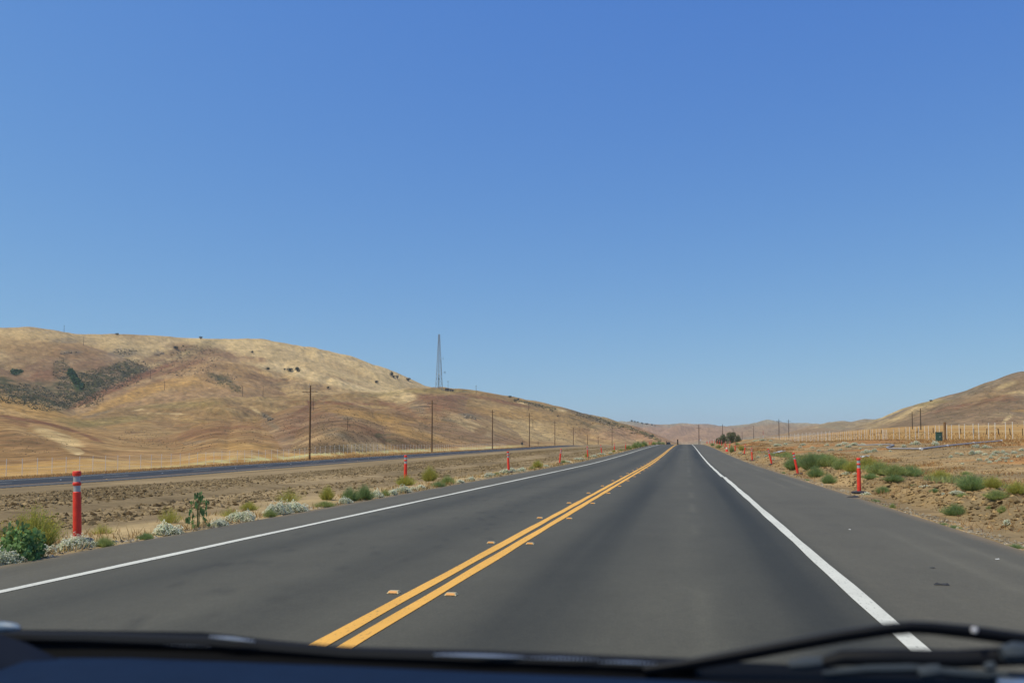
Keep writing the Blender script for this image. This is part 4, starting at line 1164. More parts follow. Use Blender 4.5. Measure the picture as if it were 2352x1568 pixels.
_nt = M_leaf.node_tree; _b = _nt.nodes['Principled BSDF']; _o = _nt.nodes['Material Output']
_tr = _nt.nodes.new('ShaderNodeBsdfTranslucent'); _ms = _nt.nodes.new('ShaderNodeMixShader'); _ms.inputs[0].default_value = .38
_nt.links.new(_b.inputs['Base Color'].links[0].from_socket, _tr.inputs[0]); _nt.links.new(_b.outputs[0], _ms.inputs[1]); _nt.links.new(_tr.outputs[0], _ms.inputs[2]); _nt.links.new(_ms.outputs[0], _o.inputs[0])
def blades(base, tip, w, colr):
    """tapering stems from base to tip as narrow quads"""
    d = tip - base; s = np.cross(d, rdir(len(d))); s /= np.linalg.norm(s, axis=1)[:, None] + 1e-9
    mid = base + d * .55 
    co = np.stack([base - s * w, base + s * w, mid + s * w * .8, tip], 1).reshape(-1, 3)
    co[2::4] += 0
    n = len(base); f = np.arange(4 * n).reshape(n, 4)
    return co, f, np.repeat(colr, 4, 0)

C_GREY = (.27, .32, .21); C_WH = (.86, .85, .66); C_GRN = (.27, .35, .13); C_GRN2 = (.36, .41, .14); C_YG = (.44, .42, .10); C_YEL = (.62, .54, .08); C_DG = (.03, .07, .035); C_OAK = (.045, .055, .028)
def shell(n, lump=.25, seed=0, zmin=0.0, inner=.55):
    """points in a lumpy half-dome of radius 1, height 1"""
    v = rdir(n); v[:, 2] = np.abs(v[:, 2])
    th = np.arctan2(v[:, 1], v[:, 0])
    k = 1 + lump * (np.sin(th * 3 + seed) * .5 + np.sin(th * 5 + seed * 2.1) * .3 + np.sin(v[:, 2] * 7 + th * 2 + seed) * .35)
    r = RNG.uniform(inner, 1, n) ** .6 * k
    return v * r[:, None]
def white_mound(seed, hi):
    n = 2600 if hi else 900; lw = .035 if hi else .055
    fol = []; fl = []
    # several sub-mounds
    subs = [(RNG.uniform(-.55, .55), RNG.uniform(-.45, .45), RNG.uniform(.5, .75), RNG.uniform(.6, 1.0)) for _ in range(5)]
    for sx, sy, sr, sh in subs:
        m_ = n // 5
        p = shell(m_, .3, seed + sx * 9) * np.array([sr, sr, sh]) + np.array([sx, sy, 0])
        fol.append(leaves(p, lw * .5, lw * 1.6, jitc(C_GREY, m_, .35), .3))
        q = shell(int(m_ * 1.3), .3, seed + sx * 9, inner=.9); q = q[q[:, 2] > .18] * np.array([sr, sr, sh]) * 1.02 + np.array([sx, sy, .01])
        # flower heads in curled sprays
        keep = vnoise(q[:, 0] * 6 + seed, q[:, 1] * 6, 5) > .12
        q = q[keep]
        fl.append(flats(q, lw * 1.15, jitc(C_WH, len(q), .12), .5))
    return cmesh('foliage', fol), cmesh('flowers', fl)
def feather_bush(seed, hi, c1=C_GRN, yel=0.0, up=.75, dens=1.0):
    n = int((1200 if hi else 480) * dens)
    th = RNG.uniform(0, 2 * math.pi, n); rad = RNG.uniform(0, 1, n) ** .6
    k = 1 + .22 * np.sin(th * 3 + seed) + .15 * np.sin(th * 7 + seed * 3)
    tip = np.stack([np.cos(th) * rad * k, np.sin(th) * rad * k, (1.02 - .55 * rad ** 2) * RNG.uniform(.55, 1.1, n)], 1)
    base = tip * np.array([.35, .35, 0]) + RNG.normal(size=(n, 3)) * np.array([.04, .04, 0])
    w = .010 if hi else .016
    parts = [blades(base, tip, w, jitc(c1, n, .35, .12))]
    m_ = int(n * 2.6); i = RNG.integers(0, n, m_); t = RNG.uniform(.25, 1, m_)[:, None]
    p = base[i] + (tip[i] - base[i]) * t + RNG.normal(size=(m_, 3)) * .035
    parts.append(leaves(p, w * 1.1, w * 3.2, jitc(c1, m_, .4, .12), .4))
    fo = cmesh('foliage', parts); fw = None
    if yel > 0:
        m_ = int(n * yel); i = RNG.integers(0, n, m_)
        p = tip[i] + RNG.normal(size=(m_, 3)) * .045 - np.array([0, 0, .05])
        fw = cmesh('flowers', [leaves(p, w * 1.5, w * 1.7, jitc(C_YEL, m_, .25))])
    return fo, fw
def leafy_weed(seed):
    parts = []
    zs = np.linspace(.10, .97, 26)
    for k, z_ in enumerate(zs):
        a = k * 2.4 + seed; r_ = (.85 if z_ < .8 else .35) * (.55 + .45 * math.sin(k * 2.1) ** 2)
        c = np.array([[math.cos(a) * r_, math.sin(a) * r_, z_]])
        n_ = 4
        cc = c + RNG.normal(size=(n_, 3)) * np.array([.09, .09, .018])
        parts.append(flats(cc, .11, jitc((.14, .24, .09), n_, .35), .8))
    fo = cmesh('foliage', parts)
    b = np.array([[0, 0, 0]] * 10) + RNG.normal(size=(10, 3)) * np.array([.05, .05, 0]); t = b + np.array([0, 0, 1.0]) + RNG.normal(size=(10, 3)) * np.array([.12, .12, 0])
    st = cmesh('stem', [blades(b, t, .03, jitc((.08, .12, .04), 10))])
    return fo, st
def broad_clump(seed):
    n = 900; p = shell(n, .3, seed, inner=.3)
    return cmesh('foliage', [flats(p, .085, jitc((.20, .31, .11), n, .5), .9)]), None

LIB = {}
def lib(kind, hi):
    key_ = (kind, hi)
    if key_ not in LIB:
        nv = 3
        if kind == 'white': LIB[key_] = [white_mound(s, hi) for s in range(nv)]
        elif kind == 'green': LIB[key_] = [feather_bush(s, hi, C_GRN) for s in range(nv)]
        elif kind == 'green2': LIB[key_] = [feather_bush(s, hi, C_GRN2, .12) for s in range(nv)]
        elif kind == 'yellow': LIB[key_] = [feather_bush(s, hi, C_YG, .75) for s in range(nv)]
        elif kind == 'sparse': LIB[key_] = [feather_bush(s, hi, C_YG, .9, dens=.22) for s in range(nv)]
        elif kind == 'weed': LIB[key_] = [leafy_weed(1)]
        elif kind == 'broad': LIB[key_] = [broad_clump(2)]
    return random.choice(LIB[key_])
KN = {'white': ('white_flower_clump', 'flower clump'), 'green': ('green_bush', 'bush'), 'green2': ('green_bush', 'bush'), 'yellow': ('yellow_bush', 'bush'), 'sparse': ('yellow_weed', 'weed'), 'weed': ('leafy_weed', 'weed'), 'broad': ('broadleaf_plant', 'plant')}
def plant(kind, u_, v_, w_, h_, label, group=None, depth=.8):
    P = hit1(u_, v_)
    D_ = P[1] * math.cos(0); zc = float((P - np.array([0, 0, CAMH])) @ cF)
    W_ = w_ / FPX * zc / 2; H_ = h_ / FPX * zc
    hi = w_ > 34
    name, cat = KN[kind]
    o = empty(name, (P[0], P[1] + W_ * depth * .5, 0), (0, 0, random.uniform(0, 6.28)), (W_, W_, H_))
    o.location.z = float(gz(o.location.x, o.location.y)[0]) - .02
    if o.location.x > EDGE_L - .05 - W_ * .6 and o.location.x < 0: o.location.x = EDGE_L - .05 - W_ * .6
    a, b = lib(kind, hi)
    link('foliage', a, None, o)
    if b is not None: link('stem' if kind == 'weed' else 'flowers' if kind != 'sparse' else 'flower_heads', b, None, o)
    tag(o, label, cat, group)
    return o
GL = 'flowering clumps and bushes along the left verge'
LEFT = [
 ('yellow', 58, 1262, 116, 95, 'tall yellow green bush at the left picture edge beside the nearest delineator'),
 ('broad', 42, 1288, 95, 78, 'dark broad leaved plant at the left picture edge in front of the yellow bush'),
 ('white', 14, 1300, 66, 40, 'white flowering mound in the bottom left corner of the verge'),
 ('white', 86, 1273, 70, 27, 'white flowering mound just right of the broad leaved plant'),
 ('white', 158, 1263, 62, 33, 'wide white flowering mound below the nearest left delineator'),
 ('white', 194, 1259, 46, 26, 'white flowering mound right of the nearest left delineator foot'),
 ('green2', 234, 1255, 44, 26, 'green and yellow low bush right of the nearest left delineator'),
 ('sparse', 224, 1226, 56, 26, 'sparse yellow flowers behind the mounds by the nearest left delineator'),
 ('green', 331, 1238, 36, 20, 'small bright green tuft alone in the straw coloured verge'),
 ('sparse', 382, 1202, 58, 42, 'sparse yellow flowering weed behind the white mound left of the tall leafy weed'),
 ('white', 394, 1229, 70, 30, 'white flowering mound at the foot of the tall leafy weed, left side'),
 ('weed', 449, 1214, 50, 82, 'tall dark leafy weed with large leaves rising above the white mounds'),
 ('white', 503, 1208, 50, 18, 'low white flowering mound right of the tall leafy weed'),
 ('sparse', 521, 1186, 56, 22, 'sparse yellow flowers behind the second mound right of the leafy weed'),
 ('white', 552, 1197, 56, 24, 'white flowering mound second to the right of the tall leafy weed'),
 ('yellow', 567, 1172, 38, 22, 'small yellow flowering bush behind the white mounds left of centre verge'),
 ('green2', 616, 1187, 32, 20, 'small green yellow bush left of the paired white mounds'),
 ('white', 636, 1182, 54, 30, 'left mound of a large pair of white flowering mounds'),
 ('white', 682, 1175, 56, 24, 'right mound of a large pair of white flowering mounds'),
 ('sparse', 656, 1153, 62, 34, 'sparse yellow flowers behind the large pair of white mounds'),
 ('yellow', 749, 1148, 31, 34, 'upright yellow green bush left of the dark green feathery bush'),
 ('green2', 748, 1164, 48, 16, 'low bright green bush below the upright yellow green bush'),
 ('green', 800, 1152, 44, 36, 'left half of the dark green feathery bush pair on the verge'),
 ('green', 838, 1148, 44, 38, 'right half of the dark green feathery bush pair on the verge'),
 ('white', 786, 1156, 34, 15, 'white flowering mound in front of the dark green feathery bush'),
 ('white', 861, 1143, 30, 19, 'white flowering mound right against the dark green feathery bush'),
 ('green2', 882, 1139, 26, 18, 'green and white tuft between two white mounds'),
 ('white', 897, 1137, 24, 16, 'white flowering mound left of the second delineator bush'),
 ('yellow', 928, 1115, 42, 25, 'yellow flowering bush at the foot of the second left delineator'),
 ('white', 922, 1132, 38, 18, 'white flowering mound in front of the second left delineator'),
 ('white', 944, 1127, 20, 10, 'small white mound just right of the second delineator'),
 ('white', 964, 1124, 24, 13, 'white mound second right of the second delineator'),
 ('yellow', 985, 1105, 36, 35, 'rounded yellow brown bush right of the second left delineator'),
 ('green', 1004, 1118, 34, 15, 'low dark green bush under the rounded yellow brown bush'),
 ('green2', 1026, 1112, 34, 22, 'yellow green bush right of the rounded yellow brown bush'),
 ('white', 1056, 1109, 20, 10, 'small white mound in the gap right of the yellow green bushes'),
 ('white', 1079, 1104, 20, 10, 'second small white mound right of the yellow green bushes'),
 ('white', 1121, 1096, 24, 11, 'white mound left of the long flowering row'),
 ('green', 1139, 1093, 16, 11, 'dark green tuft at the start of the long flowering row'),
 ('white', 1157, 1088, 26, 12, 'white mound at the foot of the third left delineator'),
 ('white', 1178, 1084, 24, 10, 'white mound just right of the third left delineator'),
 ('white', 1199, 1082, 24, 10, 'white mound second right of the third left delineator'),
 ('green2', 1222, 1078, 15, 9, 'green tuft between the flowering row and the yellow weed'),
 ('yellow', 1234, 1074, 24, 19, 'yellow flowering weed between the third and fourth left delineators'),
 ('white', 1257, 1072, 20, 6, 'flat white mound between the third and fourth left delineators'),
 ('green', 1294, 1063, 14, 8, 'round green tuft right of the fourth left delineator foot'),
 ('white', 1304, 1062, 16, 6, 'flat white mound right of the round green tuft'),
 ('white', 1330, 1056, 26, 6, 'long flat white mound before the fifth left delineator'),
 ('yellow', 1348, 1049, 10, 9, 'small yellow green weed at the foot of the fifth left delineator'),
 ('white', 1362, 1050, 18, 6, 'flat white mound right of the fifth left delineator'),
 ('white', 1384, 1045, 20, 6, 'flat white mound at the sixth left delineator'),
 ('white', 1400, 1042, 12, 5, 'small flat white mound right of the sixth left delineator'),
 ('yellow', 1410, 1038, 8, 6, 'tiny yellow green weed at the seventh left delineator foot'),
 ('green2', 1426, 1035, 10, 5, 'tiny green tuft before the eighth left delineator'),
 ('green2', 1444, 1032, 18, 11, 'leftmost green bush of the thicket near the crest'),
 ('green2', 1458, 1029, 18, 14, 'second green bush of the thicket near the crest'),
 ('green', 1468, 1027, 18, 15, 'tall dark green bush in the middle of the crest thicket'),
 ('green', 1484, 1025, 18, 14, 'dark green bush right of the middle of the crest thicket'),
 ('yellow', 1478, 1027, 14, 10, 'yellow green bush low in the crest thicket'),
 ('green2', 1502, 1021, 14, 8, 'green bush third from the right end of the crest thicket'),
 ('green', 1513, 1020, 14, 7, 'green bush second from the right end of the crest thicket'),
 ('green2', 1523, 1020, 10, 6, 'rightmost green bush of the crest thicket'),
]
for a in LEFT: plant(a[0], a[1], a[2], a[3] * 1.16, a[4] * 1.05, a[5], GL)
GRN = 'green and yellow weeds of the right roadside ditch'
RIGHT = [
 ('green', 1890, 1060, 60, 20, 'dark green weed patch behind the second right delineator top'), ('green2', 1806, 1050, 30, 14, 'green weed between the second and third right delineators'),
 ('green', 1826, 1078, 50, 32, 'dark green feathery bush around the second right delineator'), ('green', 1866, 1078, 62, 42, 'tall dark green feathery bush right of the second right delineator'),
 ('green2', 1906, 1072, 50, 30, 'green feathery bush in the band left of the nearest right delineator'), ('green', 1876, 1096, 38, 30, 'green bush on the soil slope between the first two right delineators'),
 ('green', 1905, 1110, 34, 25, 'rounded green bush on the berm near the shoulder edge'), ('green', 1864, 1056, 13, 9, 'small green tuft on the bare bank above the ditch'), ('green', 1893, 1048, 12, 6, 'tiny green tuft high on the bare bank'),
 ('green2', 1936, 1078, 40, 32, 'green bush just left of the nearest right delineator'), ('yellow', 1962, 1082, 40, 26, 'yellow green weeds behind the nearest right delineator'),
 ('yellow', 1995, 1076, 50, 28, 'bright yellow green bush right of the nearest right delineator top'), ('green2', 2024, 1092, 60, 32, 'green bush in the ditch right of the yellow bush'), ('green2', 2060, 1092, 54, 30, 'green bush in the middle of the right ditch'),
 ('green', 2094, 1095, 54, 30, 'dark green dense bush in the ditch under the pipe'), ('green', 2056, 1108, 44, 18, 'low green bush on the near side of the ditch'), ('green', 2002, 1100, 34, 15, 'low green bush on the berm right of the nearest right delineator'),
 ('green', 2132, 1104, 16, 15, 'small dark green tuft right of the dense bush'), ('yellow', 2164, 1104, 48, 26, 'yellow flowering weed bush in the ditch under the pipe'),
 ('green', 2235, 1128, 60, 40, 'largest rounded green bush in the right ditch'), ('yellow', 2284, 1120, 34, 28, 'brownish green weed right of the largest ditch bush'), ('green2', 2296, 1147, 54, 24, 'wide green bush low in the right ditch'),
 ('yellow', 2338, 1138, 36, 30, 'yellow flowering bush at the right picture edge'), ('green', 2031, 1132, 32, 19, 'green bush on the berm right of the nearest right delineator base'), ('green2', 2220, 1089, 22, 9, 'small green weed on the bank above the ditch'),
 ('green', 2101, 1114, 14, 6, 'tiny green tuft before the ditch bushes'), ('green2', 1681, 1038, 12, 17, 'upright weed among the distant right delineators'), ('green2', 1651, 1029, 14, 9, 'distant green weed at the right shoulder edge'),
 ('green', 1637, 1023, 10, 7, 'most distant dark weed at the right shoulder edge'), ('green', 1853, 1103, 14, 5, 'tiny green tuft at the shoulder edge between the first two right delineators'), ('green', 1800, 1087, 12, 5, 'tiny green tuft at the shoulder edge left of the second right delineator'),
 ('green', 2012, 1152, 22, 8, 'low green tuft at the shoulder edge below the nearest right base'), ('green2', 2051, 1166, 13, 14, 'small upright weed beside the shoulder edge'), ('green', 2030, 1164, 18, 7, 'flat green tuft beside the shoulder edge'),
 ('green', 2198, 1182, 50, 30, 'green spreading bush on the near berm at right'), ('green', 2168, 1205, 26, 9, 'low green tuft at the asphalt edge right of centre'), ('green', 2194, 1213, 28, 10, 'dark low tuft at the asphalt edge'),
 ('green', 2336, 1261, 38, 15, 'green tuft at the asphalt edge in the right corner'), ('green2', 2304, 1176, 20, 19, 'small green bush on the berm near the right picture edge'), ('green2', 2273, 1168, 13, 10, 'tiny green weed on the berm near the right picture edge'),
 ('green', 2150, 1130, 26, 12, 'low green tuft behind the berm crest'), ('green2', 1692, 1022, 12, 8, 'small green weed by the sixth right delineator'), ('yellow', 1703, 1034, 14, 12, 'yellow green weed by the fifth right delineator'), ('green2', 2215, 1140, 30, 10, 'thin green weeds on top of the berm'),
]
for a in RIGHT: plant(a[0], a[1], a[2], a[3] * 1.22, a[4] * 1.05, a[5], GRN)
GWR = 'white flowering clumps scattered over the right bank'
WR = [(1989, 1136, 20, 8, 'white flowering clump beside the black base of the nearest right delineator'), (2310, 1206, 30, 18, 'white flowering clump on the berm near the right picture edge'), (2197, 1133, 40, 9, 'wide white flowering clump in the ditch behind the berm'),
 (2126, 1119, 22, 6, 'white flowering clump before the ditch bushes'), (1945, 1090, 22, 9, 'white flowering clump left behind the nearest right delineator'), (1966, 1090, 18, 6, 'white flowering clump right behind the nearest right delineator'), (1740, 1051, 9, 6, 'small white clump between the third and fourth right delineators')]
for u_, v_, w_, h_, lb in WR: plant('white', u_, v_, w_, h_, lb, GWR)
WS = [(1990, 1040, 18, 6), (2006, 1037, 16, 6), (1957, 1022, 26, 5), (1950, 1026, 18, 4), (2076, 1026, 12, 5), (2103, 1020, 17, 6), (2150, 1022, 17, 7), (2237, 1026, 9, 4), (2249, 1027, 15, 6), (2267, 1028, 17, 5), (2232, 1043, 15, 8), (2249, 1041, 17, 6), (2262, 1044, 13, 4), (2208, 1044, 11, 4), (2199, 1041, 10, 3), (2186, 1050, 12, 5), (2250, 1056, 15, 4), (2267, 1056, 10, 4), (2279, 1052, 13, 6), (2284, 1045, 12, 4), (2288, 1040, 17, 5), (2308, 1039, 13, 5), (2314, 1044, 10, 4), (2314, 1053, 12, 4), (2301, 1051, 12, 3), (2293, 1056, 12, 3), (2275, 1062, 12, 4), (2290, 1059, 8, 3), (2312, 1058, 8, 3), (2325, 1059, 8, 3), (2210, 1065, 10, 3), (2331, 1040, 14, 4), (2346, 1034, 12, 5), (2341, 1049, 12, 4), (2349, 1046, 8, 4),
 (1789, 1023, 22, 4), (1806, 1020, 12, 3), (1845, 1022, 16, 4), (1838, 1027, 10, 3), (1897, 1023, 12, 4), (1909, 1033, 14, 3), (1925, 1024, 16, 5), (1940, 1020, 18, 4), (1930, 1033, 10, 3), (1776, 1055, 9, 3), (1761, 1047, 8, 3), (1700, 1041, 9, 3), (1855, 1055, 12, 4), (1752, 1011, 14, 3), (1772, 1012, 10, 2.5), (1735, 1012, 12, 2.5), (1975, 1030, 8, 3), (1880, 1035, 10, 3), (1867, 1028, 9, 3), (1982, 1022, 14, 4), (2020, 1023, 10, 3), (2046, 1036, 8, 3), (2150, 1123, 10, 3), (2170, 1134, 14, 4)]
for u_, v_, w_, h_ in WS: plant('white', u_, v_ + 1, w_ * 1.1, h_ * 1.6, 'small white flowering clump on the sandy right bank below the steel fence posts', 'small white clumps on the upper right bank')

# ------------------------------------------------------------------ trees and scrub
M_bark = simple('bark', (.06, .045, .03), .95)
def crown_mesh(seed, n=700, lobes=6, ls=.075, colr=C_OAK, low=.35):
    parts = []
    for k in range(lobes):
        c = np.array([RNG.uniform(-.6, .6), RNG.uniform(-.5, .5), RNG.uniform(low, .72)]); r = RNG.uniform(.28, .45)
        m_ = n // lobes; p = rdir(m_) * (RNG.uniform(.45, 1, m_) ** .5)[:, None] * r * np.array([1.1, 1.1, .8]) + c
        p[:, 2] = np.clip(p[:, 2], .06, 2)
        parts.append(leaves(p, ls * .6, ls, jitc(colr, m_, .5, .15)))
    return cmesh('crown', parts)
def trunk_mesh():
    m = MB(); m.tube([(0, 0, -.15), (.03, .02, .3), (-.02, 0, .62)], [.07, .05, .02], 7)
    for a in range(4):
        m.tube([(.02, .01, .25), (.3 * math.cos(a * 1.7), .3 * math.sin(a * 1.7), .6)], [.035, .012], 5)
    me = m.mesh('trunk', True); me.materials.append(M_bark); return me
CR = [crown_mesh(s) for s in range(4)]; TRK = trunk_mesh()
def tree(u_, v_, w_, h_, label, group, name='oak_tree', cat='tree', crowns=None, P=None):
    if P is None: P = hit1(u_, v_)
    zc = float((P - np.array([0, 0, CAMH])) @ cF)
    W_ = w_ / FPX * zc / 2 * 1.05; H_ = h_ / FPX * zc
    o = empty(name, (P[0], P[1], P[2] - .1 * H_ * 0), (0, 0, random.uniform(0, 6.28)), (W_, W_, H_))
    link('crown', random.choice(crowns or CR), None, o); link('trunk', TRK, None, o)
    tag(o, label, cat, group); return o
OAKS = [(270, 769, 12, 4, 'tiny dark oak on the left skyline'), (461, 779, 9, 6, 'small round oak on the left skyline, second from the left'), (405, 803, 13, 8, 'round dark oak just below the left skyline'), (421, 797, 6, 4, 'tiny oak right of the round oak below the left skyline'),
 (579, 811, 9, 5, 'single small oak high on the cream slope'), (615, 850, 13, 6, 'small oak left of the oak group on the cream slope'), (654, 850, 6, 4, 'smallest leftmost bush of the oak group on the cream slope'), (667, 853, 20, 8, 'middle oak of the group on the cream slope'), (682, 855, 17, 11, 'largest dark oak at the right of the cream slope group'),
 (754, 893, 9, 6, 'single oak above the rounded reddish hill'), (866, 880, 12, 6, 'single oak on the cream slope below the right shoulder'), (899, 865, 12, 10, 'tallest oak on the falling skyline left of the tower'), (905, 868, 8, 6, 'oak nestled right against the tallest skyline oak'), (913, 870, 8, 8, 'see through small oak on the falling skyline'), (938, 875, 13, 7, 'flat oak on the skyline nearest left of the tower'),
 (1171, 913.5, 10, 5, 'small oak on the skyline right of the tower'), (1190, 919, 7, 4, 'tiny oak on the skyline right of its larger neighbour'), (1281, 957, 5, 3, 'tiny dark bush on the golden slope under the right skyline'), (2138, 922, 9, 4, 'small dark oak on the knoll beside the big right hill')]
for u_, v_, w_, h_, lb in OAKS:
    P = hit1(u_, v_); 
    k_ = 0
    while math.hypot(P[0], P[1]) > 2500 and k_ < 20: v_ += .5; k_ += 1; P = hit1(u_, v_)
    tree(u_, v_, w_, h_ * 1.15, lb, 'oaks on the hills', P=P)
for i, (u_, v_, w_, h_) in enumerate([(1450.6, 969, 8, 5), (1458, 970, 7, 4), (1465, 971, 6, 4), (1474.5, 974, 8, 4.5), (1485, 976, 9, 5), (1497, 977.5, 7, 5), (1504.6, 978.5, 6, 3)]):
    P = hit1(u_, v_); k_ = 0
    while math.hypot(P[0], P[1]) < 2000 and k_ < 8: v_ -= .5; k_ += 1; P = hit1(u_, v_)
    tree(u_, v_, w_, h_, f'dark oak on the farthest hazy ridge, {["first","second","third","fourth","fifth","sixth","seventh"][i]} from the left in its row', 'oaks on the farthest ridge', P=P)
C2 = [crown_mesh(s, 2600, 11, .05, (.15, .17, .075), .12) for s in range(3)]
for u_, v_, w_, h_, Y_, lb in [(1650, 1013, 20, 11, 330, 'leftmost dark green tree of the roadside clump beyond the crest'), (1663, 1010, 22, 15, 335, 'second dark green tree of the roadside clump beyond the crest'), (1680, 1007, 28, 19, 345, 'tallest rounded tree of the roadside clump beyond the crest'), (1696, 1004, 16, 7, 360, 'lowest rightmost tree of the roadside clump beyond the crest')]:
    P = at_depth(u_, v_, Y_); zb = float(gz(P[0], P[1])[0]); dz = P[2] - zb; P[2] = zb
    tree(u_, v_, w_, h_ + dz * FPX / Y_, lb, 'dark trees beyond the crest', name='dense_tree', crowns=C2, P=P)
# clods: loose soil lumps
def clods(name, label, P, smin, smax, cols):
    n = len(P); s = (smin * (smax / smin) ** RNG.uniform(0, 1, n) ** 1.6)[:, None]
    t = np.array([[0, 0, 1], [1, 0, 0], [0, 1, 0], [-1, 0, 0], [0, -1, 0], [0, 0, -1]], float)
    f = np.array([[0, 1, 2], [0, 2, 3], [0, 3, 4], [0, 4, 1], [5, 2, 1], [5, 3, 2], [5, 4, 3], [5, 1, 4]])
    a = RNG.uniform(0, 6.28, n); R_ = np.zeros((n, 3, 3)); R_[:, 0, 0] = np.cos(a); R_[:, 0, 1] = -np.sin(a); R_[:, 1, 0] = np.sin(a); R_[:, 1, 1] = np.cos(a); R_[:, 2, 2] = 1
    v = t[None] * RNG.uniform(.55, 1.25, (n, 6, 3)) + RNG.normal(size=(n, 6, 3)) * .22
    v = np.einsum('nij,nkj->nki', R_, v) * s[:, None] * np.array([1.15, 1.0, .7]) + P[:, None] + np.array([0, 0, .15]) * s[:, None]
    F = (f[None] + (np.arange(n) * 6)[:, None, None]).reshape(-1, 3)
    cc = np.array(cols)[RNG.integers(0, len(cols), n)] * RNG.uniform(.8, 1.15, n)[:, None]
    me = raw_mesh(name, v.reshape(-1, 3), F, False); set_col(me, np.repeat(cc, 6, 0)); me.materials.append(M_ground)
    o = link(name, me); tag(o, label, 'clods', None, 'stuff'); return o
# scrub cover on the slopes
def scrub(name, label, areas, cols, seed, size=(.5, 1.1)):
    us = []; vs = []
    for (u0, v0, a, b, n) in areas:
        t = RNG.uniform(0, 2 * math.pi, n); r = np.sqrt(RNG.uniform(0, 1, n)); us.append(u0 + a * r * np.cos(t)); vs.append(v0 + b * r * np.sin(t))
    us = np.concatenate(us); vs = np.concatenate(vs); P, ok = hit(us, vs); ok &= np.hypot(P[:, 0], P[:, 1]) > 110; P = P[ok]
    parts = []
    n = len(P); s = RNG.uniform(size[0], size[1], n) * (np.hypot(P[:, 0], P[:, 1]) / 700) ** .7
    for k in range(6):
        c = P + rdir(n) * s[:, None] * .6 * np.array([1, 1, .4]) + np.array([0, 0, .35]) * s[:, None]
        parts.append(flats(c, s[:, None] * .42, jitc(cols[k % len(cols)], n, .3, .1), .9))
    o = link(name, cmesh(name, parts)); tag(o, label, 'scrub', None, 'stuff'); return o
scrub('hillside_scrub', 'dark green and grey scrub covering the left slopes', [(45, 905, 75, 24, 900), (110, 925, 60, 20, 500), (190, 890, 60, 34, 700), (255, 868, 70, 26, 800), (300, 843, 44, 18, 300), (180, 918, 60, 18, 500), (140, 850, 20, 30, 120), (510, 872, 40, 14, 90), (543, 893, 14, 8, 20), (450, 815, 60, 22, 220), (420, 845, 80, 18, 200), (285, 808, 26, 7, 60)], [(.12, .125, .07), (.16, .15, .095), (.10, .105, .065)], 1, (.35, .95))
scrub('hillside_brush', 'sparse grey green brush dotted over the middle and right slopes', [(760, 975, 130, 40, 700), (900, 990, 180, 40, 500), (760, 1030, 120, 12, 260), (1010, 940, 80, 40, 500), (1100, 980, 140, 40, 450), (1250, 980, 150, 40, 450), (1340, 952, 60, 10, 260), (1380, 975, 60, 20, 200), (1450, 990, 60, 22, 200), (540, 990, 120, 30, 250), (330, 1005, 60, 20, 150), (430, 1025, 70, 12, 90), (80, 1020, 90, 30, 60), (2240, 930, 120, 60, 260), (2300, 960, 60, 30, 60), (600, 955, 60, 12, 60), (970, 1020, 120, 12, 160), (1320, 1000, 120, 16, 260)], [(.12, .11, .075), (.15, .13, .09), (.10, .10, .06)], 2, (.22, .5))
def outcrops(name, label, uv, n, smin, smax, cols):
    us = []; vs = []
    for (ua, va, ub, vb_, sp_) in uv:
        t = RNG.uniform(0, 1, n); us.append(ua + (ub - ua) * t + RNG.normal(size=n) * 1.2); vs.append(va + (vb_ - va) * t + np.abs(RNG.normal(size=n)) * sp_)
    P, ok = hit(np.concatenate(us), np.concatenate(vs)); ok &= (np.hypot(P[:, 0], P[:, 1]) > 300) & (np.hypot(P[:, 0], P[:, 1]) < 1300)
    return clods(name, label, P[ok], smin, smax, cols)
scrub('gully_shrubs', 'bright green shrubs filling the narrow gully on the left mountain', [(163, 857, 5, 8, 60), (170, 868, 5, 9, 90), (177, 878, 5, 8, 80), (186, 888, 4, 8, 50), (38, 855, 12, 6, 30)], [(.06, .11, .045), (.08, .13, .06)], 3, (1.2, 2.6))

# ------------------------------------------------------------------ dry grass and clods
def grass(name, label, P, hmin, hmax, cols, w=.006, lean=.35):
    n = len(P); h = RNG.uniform(hmin, hmax, n)[:, None]
    tip = P + np.concatenate([RNG.normal(size=(n, 2)) * lean * h, h], 1)
    ci = RNG.integers(0, len(cols), n); cc = np.array(cols)[ci] * RNG.uniform(.75, 1.2, n)[:, None]
    ww = np.full((n, 1), w) * np.maximum(1, np.hypot(P[:, 0], P[:, 1])[:, None] / 14)
    me = cmesh(name, [blades(P, tip, ww, cc)]); o = link(name, me); tag(o, label, 'grass', None, 'stuff'); return o
def pts_on(x0, x1, y0, y1, n, ypow=2.0, dens=None):
    x_ = RNG.uniform(x0, x1, n); y_ = y0 * (y1 / y0) ** (RNG.uniform(0, 1, n) ** (1 / ypow) if ypow != 1 else RNG.uniform(0, 1, n))
    if dens is not None:
        k = dens(x_, y_) > RNG.uniform(0, 1, n); x_, y_ = x_[k], y_[k]
    return np.stack([x_, y_, gz(x_, y_)], 1)
ST = [tuple(STRAW), tuple(CREAM), tuple(GOLD), (.30, .22, .10)]
RGc = [tuple(RUSTG), tuple(GOLD), tuple(STRAW), (.34, .17, .07)]
P = pts_on(-8.9, -7.22, 5.0, 200, 17000, 1, lambda x_, y_: sstep(-9.0, -7.9, x_) * sstep(.30, .6, vnoise(x_ / .5, y_ / .9, 201)))
grass('verge_grass', 'straw coloured dry grass along the left shoulder edge', P, .03, .13, ST)
P1 = pts_on(6.8, 12.5, 10, 160, 52000, 1, lambda x_, y_: sstep(.5, .75, vnoise(x_ / 1.6, y_ / 2.6, 203)))
